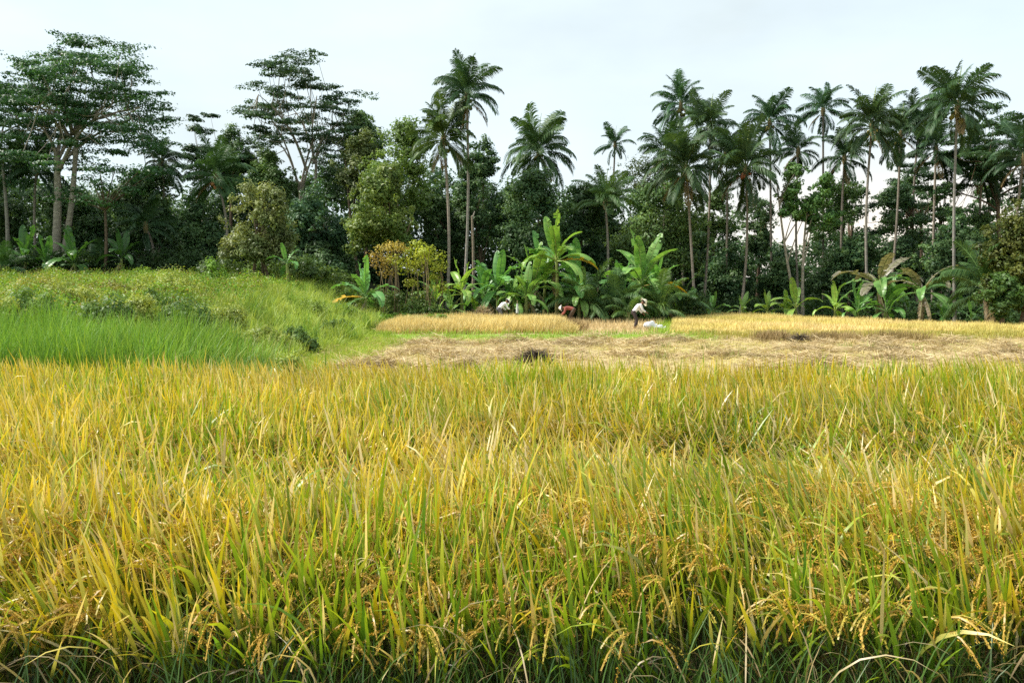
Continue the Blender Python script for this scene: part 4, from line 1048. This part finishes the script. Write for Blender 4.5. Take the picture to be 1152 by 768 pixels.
def person(label, loc, yaw, shirt, trousers, hat, bend, hatkind="cone"):
    """a farmer stooping forward from the hips; +X is the way they face before yaw"""
    rt = root("person", loc, label, "person"); rt.rotation_euler = (0, 0, yaw)
    b = math.radians(bend); u = np.array([math.sin(b), 0, math.cos(b)]); fw = np.array([math.cos(b), 0, -math.sin(b)]); sd = np.array([0, 1, 0])
    pel = np.array([-.10 - .10 * math.sin(b), 0, .86])
    waist = pel + u * .14; chest = pel + u * .34 + fw * -.02; neck0 = pel + u * .50; neck = pel + u * .57 + fw * .02
    hu = unit(u + fw * .25); head = neck + hu * .12; crown_ = neck + hu * .20
    shs = [neck0 + sd * s * .17 - u * .02 for s in (1, -1)]
    el = [shs[0] + np.array([.06, .05, -.27]), shs[1] + np.array([.10, -.04, -.26])]
    wr = [el[0] + np.array([.17, -.06, -.16]), el[1] + np.array([.20, .05, -.10])]
    hip = [pel + sd * s * .09 for s in (1, -1)]
    kn = [np.array([.06, .11, .46]), np.array([-.02, -.11, .45])]
    an = [np.array([.02, .13, .08]), np.array([-.14, -.13, .08])]
    to = [a_ + np.array([.17, .02, -.05]) for a_ in an]
    he = [a_ + np.array([-.04, 0, -.03]) for a_ in an]
    pts = [pel, waist, chest, neck0, neck, head, crown_]; rad = [(.13, .10), (.12, .09), (.14, .10), (.10, .07), .055, (.085, .10), .07]
    ed = [(0, 1), (1, 2), (2, 3), (3, 4), (4, 5), (5, 6)]
    for k in (0, 1):
        i = len(pts); pts += [shs[k], el[k], wr[k]]; rad += [.052, .042, .030]; ed += [(3, i), (i, i + 1), (i + 1, i + 2)]
        d = unit(wr[k] - el[k]); palm_ = wr[k] + d * .07
        pts.append(palm_); rad.append((.034, .018)); ed.append((i + 2, i + 3))
        for f in range(4):                                               # four fingers and a thumb, half closed
            off = sd * (f - 1.5) * .018
            p1 = palm_ + d * (.035 - .004 * abs(f - 1)) + off; p2 = p1 + unit(d + [0, 0, -.9]) * .028; p3 = p2 + unit(np.array([0, 0, -1.]) - d * .4) * .022
            j = len(pts); pts += [p1, p2, p3]; rad += [.009, .008, .007]; ed += [(i + 3, j), (j, j + 1), (j + 1, j + 2)]
        t1 = wr[k] + d * .04 + sd * .04 * (1 if k else -1); t2 = t1 + unit(d + [0, 0, -.6]) * .035
        j = len(pts); pts += [t1, t2]; rad += [.010, .008]; ed += [(i + 2, j), (j, j + 1)]
        i = len(pts); pts += [hip[k], kn[k], an[k], to[k], he[k]]; rad += [.085, .058, .040, .03, .034]; ed += [(0, i), (i, i + 1), (i + 1, i + 2), (i + 2, i + 3), (i + 2, i + 4)]
    body = skinned("body", pts, ed, rad, M_SKIN, rt)
    # face: nose, eyes and mouth as small relief
    a = Acc(); fc = unit(fw - u * .1)
    nose = head + fc * .095
    leaves(a, np.array([nose + fc * .012, head + fc * .09 + sd * .033 + hu * .03, head + fc * .09 - sd * .033 + hu * .03, head + fc * .088 - hu * .05]), np.tile(fc, (4, 1)), np.array([.04, .025, .025, .05]), np.array([(.2, .1, .05), (.02, .02, .02), (.02, .02, .02), (.16, .05, .04)]), D=np.array([hu, sd, sd, sd]) * 1.0)
    build("face", a, M_BARK, body)
    skinned("shirt", [pel + u * -.02, waist, chest, neck0, neck - u * .02] + [p for k in (0, 1) for p in (shs[k], el[k], wr[k] * .85 + el[k] * .15)],
            [(0, 1), (1, 2), (2, 3), (3, 4), (3, 5), (5, 6), (6, 7), (3, 8), (8, 9), (9, 10)], [(.155, .125), (.15, .12), (.17, .13), (.13, .09), .07, .075, .062, .052, .075, .062, .052], shirt, rt)
    skinned("trousers", [pel + u * .04, pel] + [p for k in (0, 1) for p in (hip[k], kn[k], an[k] + [0, 0, .04])],
            [(0, 1), (1, 2), (2, 3), (3, 4), (1, 5), (5, 6), (6, 7)], [(.14, .11), (.145, .12), .105, .08, .062, .105, .08, .062], trousers, rt)
    # hair
    a = Acc(); zz = np.linspace(-.2, 1, 7); tube(a, head + hu * .03 - fw * .02 + hu * zz[:, None] * .10, .105 * np.sqrt(np.maximum(1.02 - zz ** 2, .03)), (.012, .01, .009), 12)
    build("hair", a, M_HAIR, rt, smooth=True)
    # hat
    a = Acc(); c = head + hu * .07
    if hatkind == "cone":
        prof = [(.0, .25), (.05, .24), (.09, .19), (.10, .15), (.105, .06)]; r_ = [.02, .07, .11, .115, .12]
        tube(a, np.array([c + hu * h for h in (-.03, .0, .04, .10, .15)]), [.25, .235, .14, .11, .05], (0.72, 0.66, 0.52), 16)
    else:
        tube(a, np.array([c + hu * h for h in (-.02, .0, .01, .09, .13)]), [.19, .19, .125, .115, .06], (0.75, 0.72, 0.66), 16)
    build("hat", a, hat, rt, smooth=True)
    return rt


M_HATS = solid_mat("woven_hat", rough=.8, nscale=25, namt=.12)
wp = at(716, 371, 40); wp[2] = hz(wp[0], 40)
person("person in pale shirt and dark trousers bending over the cut field", wp, .15, cloth("white_cotton", (.78, .74, .76)), cloth("dark_trousers", (.06, .045, .045)), M_HATS, 42)
q = at(564, 345, 47); q[2] = hz(q[0], 47)
person("person in white shirt seen above the golden rice by the bananas", q, .5, cloth("white_shirt", (.8, .82, .78)), cloth("grey_trousers", (.15, .15, .16)), M_HATS, 50, "cap")
q = at(642, 350, 46.2); q[2] = hz(q[0], 46.2)
person("person in red shirt stooping low behind the golden rice", q, math.pi - .2, cloth("red_shirt", (.30, .09, .07)), cloth("brown_trousers", (.10, .07, .05)), M_HATS, 80, "cap")

# white sacks on the cut ground
M_SACK = cloth("woven_sack", (.78, .78, .76))
def sack(label, px, D, L, W, H, yaw):
    x = at(px, 325, D)[0]; a = Acc(); K, S = 12, 14
    t = np.linspace(-1, 1, K); th = np.linspace(0, 2 * np.pi, S, endpoint=False)
    rr = np.maximum(1 - np.abs(t) ** 4, .04) ** .5
    wv = 1 + .12 * np.sin(3 * th[None] + 4 * t[:, None]) + .08 * np.sin(5 * th[None] - 7 * t[:, None])
    V = np.stack([np.repeat((t * L / 2)[:, None], S, 1), rr[:, None] * wv * np.cos(th) * W / 2, np.maximum(rr[:, None] * wv * np.sin(th) * H / 2 * (1 + .25 * np.sin(2 * t)[:, None]), -H * .42) + H * .42], -1)
    i = np.arange(K - 1)[:, None] * S + np.arange(S)[None]; j = np.arange(K - 1)[:, None] * S + (np.arange(S)[None] + 1) % S
    a.add(V, np.stack([i, j, j + S, i + S], -1), np.ones((K * S, 3)) * .7)
    rt = root("sack", (x, D, float(hz(x, D)) + .01), label, "sack", "white sacks by the bending person"); rt.rotation_euler = (0, 0, yaw)
    build("bag", a, M_SACK, rt, smooth=True)
    a = Acc(); tube(a, np.array([[L / 2 - .02, 0, H * .42], [L / 2 + .05, 0, H * .45], [L / 2 + .12, 0, H * .5]]), [.05, .03, .07], (.6, .6, .58), 8); build("tied_neck", a, M_SACK, rt, smooth=True)
sack("bulging white sack nearer the bending person", 731, 40.3, .62, .5, .42, .4)
sack("flatter white sack lying further right of the bending person", 740.5, 40.0, .55, .42, .26, -.2)
# pale cloth on a stake among the bananas
x = at(582, 325, 47.5)[0]; z = float(hz(x, 47.5)); r_ = root("cloth_on_stake", (x, 47.5, z), "pale cloth hanging on a stake among the banana stems", "cloth")
a = Acc(); tube(a, curve([0, 0, -.1], [0, 0, 1.35], [.02, 0, 0], 5), .025, (.3, .22, .12), 6); build("stake", a, M_BARK, r_, smooth=True)
a = Acc(); K = 9; zz = np.linspace(1.15, .6, K); th = np.linspace(0, 6.283, 10, endpoint=False)
V = np.stack([(.05 + .03 * np.linspace(0, 1, K)[:, None]) * np.cos(th) * (1 + .35 * np.sin(3 * th)), (.07 + .04 * np.linspace(0, 1, K)[:, None]) * np.sin(th) * (1 + .3 * np.cos(4 * th)), np.repeat(zz[:, None], 10, 1)], -1)
i = np.arange(K - 1)[:, None] * 10 + np.arange(10)[None]; j = np.arange(K - 1)[:, None] * 10 + (np.arange(10)[None] + 1) % 10
a.add(V, np.stack([i, j, j + 10, i + 10], -1), np.ones((K * 10, 3))); build("hanging_cloth", a, cloth("pale_cloth", (.5, .53, .48)), r_, smooth=True)

# ------------------------------------------------------------------ sky and light
SUN_EL, SUN_AZ = math.radians(49), math.radians(-88)      # azimuth from +Y towards +X: high, to the left and slightly ahead
w = bpy.data.worlds.new("World"); sc.world = w; w.use_nodes = True
nt = w.node_tree; N = nt.nodes; Lk = nt.links; N.clear()
out = N.new("ShaderNodeOutputWorld"); bg = N.new("ShaderNodeBackground"); bg.inputs["Strength"].default_value = 0.1
sky = N.new("ShaderNodeTexSky"); sky.sky_type = "NISHITA"; sky.sun_disc = False; sky.sun_elevation = SUN_EL; sky.sun_rotation = SUN_AZ
sky.air_density = 1.0; sky.dust_density = 2.0
tc = N.new("ShaderNodeTexCoord"); sx = N.new("ShaderNodeSeparateXYZ"); Lk.new(tc.outputs["Generated"], sx.inputs[0])
# the thin cloud layer: cool white overhead, warmer towards the horizon on the right
hr = N.new("ShaderNodeMapRange"); hr.inputs["From Min"].default_value = 0.20; hr.inputs["From Max"].default_value = 0.04; Lk.new(sx.outputs["Z"], hr.inputs["Value"]); hr.interpolation_type = "SMOOTHSTEP"
rr = N.new("ShaderNodeMapRange"); rr.inputs["From Min"].default_value = 0.0; rr.inputs["From Max"].default_value = 0.4; Lk.new(sx.outputs["X"], rr.inputs["Value"])
ml = N.new("ShaderNodeMath"); ml.operation = "MULTIPLY"; Lk.new(hr.outputs[0], ml.inputs[0]); Lk.new(rr.outputs[0], ml.inputs[1])
cc = N.new("ShaderNodeMix"); cc.data_type = "RGBA"; cc.inputs["A"].default_value = (1.70, 1.93, 1.98, 1); cc.inputs["B"].default_value = (2.4, 2.12, 1.82, 1); Lk.new(ml.outputs[0], cc.inputs["Factor"])
no = N.new("ShaderNodeTexNoise"); no.inputs["Scale"].default_value = 2.2; no.inputs["Detail"].default_value = 5; no.inputs["Roughness"].default_value = .5
mp = N.new("ShaderNodeMapping"); mp.inputs["Scale"].default_value = (1, 1, 2.5); Lk.new(tc.outputs["Generated"], mp.inputs["Vector"]); Lk.new(mp.outputs[0], no.inputs["Vector"])
cm = N.new("ShaderNodeMapRange"); cm.inputs["From Min"].default_value = .3; cm.inputs["From Max"].default_value = .7; cm.inputs["To Min"].default_value = .86; cm.inputs["To Max"].default_value = 1.0; Lk.new(no.outputs["Fac"], cm.inputs["Value"])
n2 = N.new("ShaderNodeTexNoise"); n2.inputs["Scale"].default_value = 3.4; n2.inputs["Detail"].default_value = 6; Lk.new(mp.outputs[0], n2.inputs["Vector"])
m2 = N.new("ShaderNodeMapRange"); m2.inputs["From Min"].default_value = .3; m2.inputs["From Max"].default_value = .7; m2.inputs["To Min"].default_value = .90; m2.inputs["To Max"].default_value = 1.08; Lk.new(n2.outputs["Fac"], m2.inputs["Value"])
cv = N.new("ShaderNodeVectorMath"); cv.operation = "SCALE"; Lk.new(cc.outputs["Result"], cv.inputs[0]); Lk.new(m2.outputs[0], cv.inputs["Scale"])
mx = N.new("ShaderNodeMix"); mx.data_type = "RGBA"; Lk.new(cm.outputs[0], mx.inputs["Factor"]); Lk.new(sky.outputs[0], mx.inputs["A"]); Lk.new(cv.outputs["Vector"], mx.inputs["B"])
Lk.new(mx.outputs["Result"], bg.inputs["Color"]); Lk.new(bg.outputs[0], out.inputs["Surface"])

sl = bpy.data.lights.new("sun", "SUN"); sl.energy = 1.5; sl.angle = math.radians(14); sl.color = (1.0, 0.95, 0.86)
so = bpy.data.objects.new("sun", sl); COL.objects.link(so)
dv = Vector((math.sin(SUN_AZ) * math.cos(SUN_EL), math.cos(SUN_AZ) * math.cos(SUN_EL), math.sin(SUN_EL)))
so.rotation_euler = dv.to_track_quat("Z", "Y").to_euler(); so.location = (0, 0, 60)

sc.view_settings.view_transform = "Standard"; sc.view_settings.look = "None"; sc.view_settings.gamma = 1.0; sc.view_settings.exposure = 2.32
sc.view_settings.use_curve_mapping = False
sc.render.engine = "CYCLES"
sc.cycles.max_bounces = 6; sc.cycles.diffuse_bounces = 3; sc.cycles.glossy_bounces = 2; sc.cycles.transmission_bounces = 3; sc.cycles.transparent_max_bounces = 4
sc.cycles.caustics_reflective = False; sc.cycles.caustics_refractive = False
sc.cycles.use_denoising = False
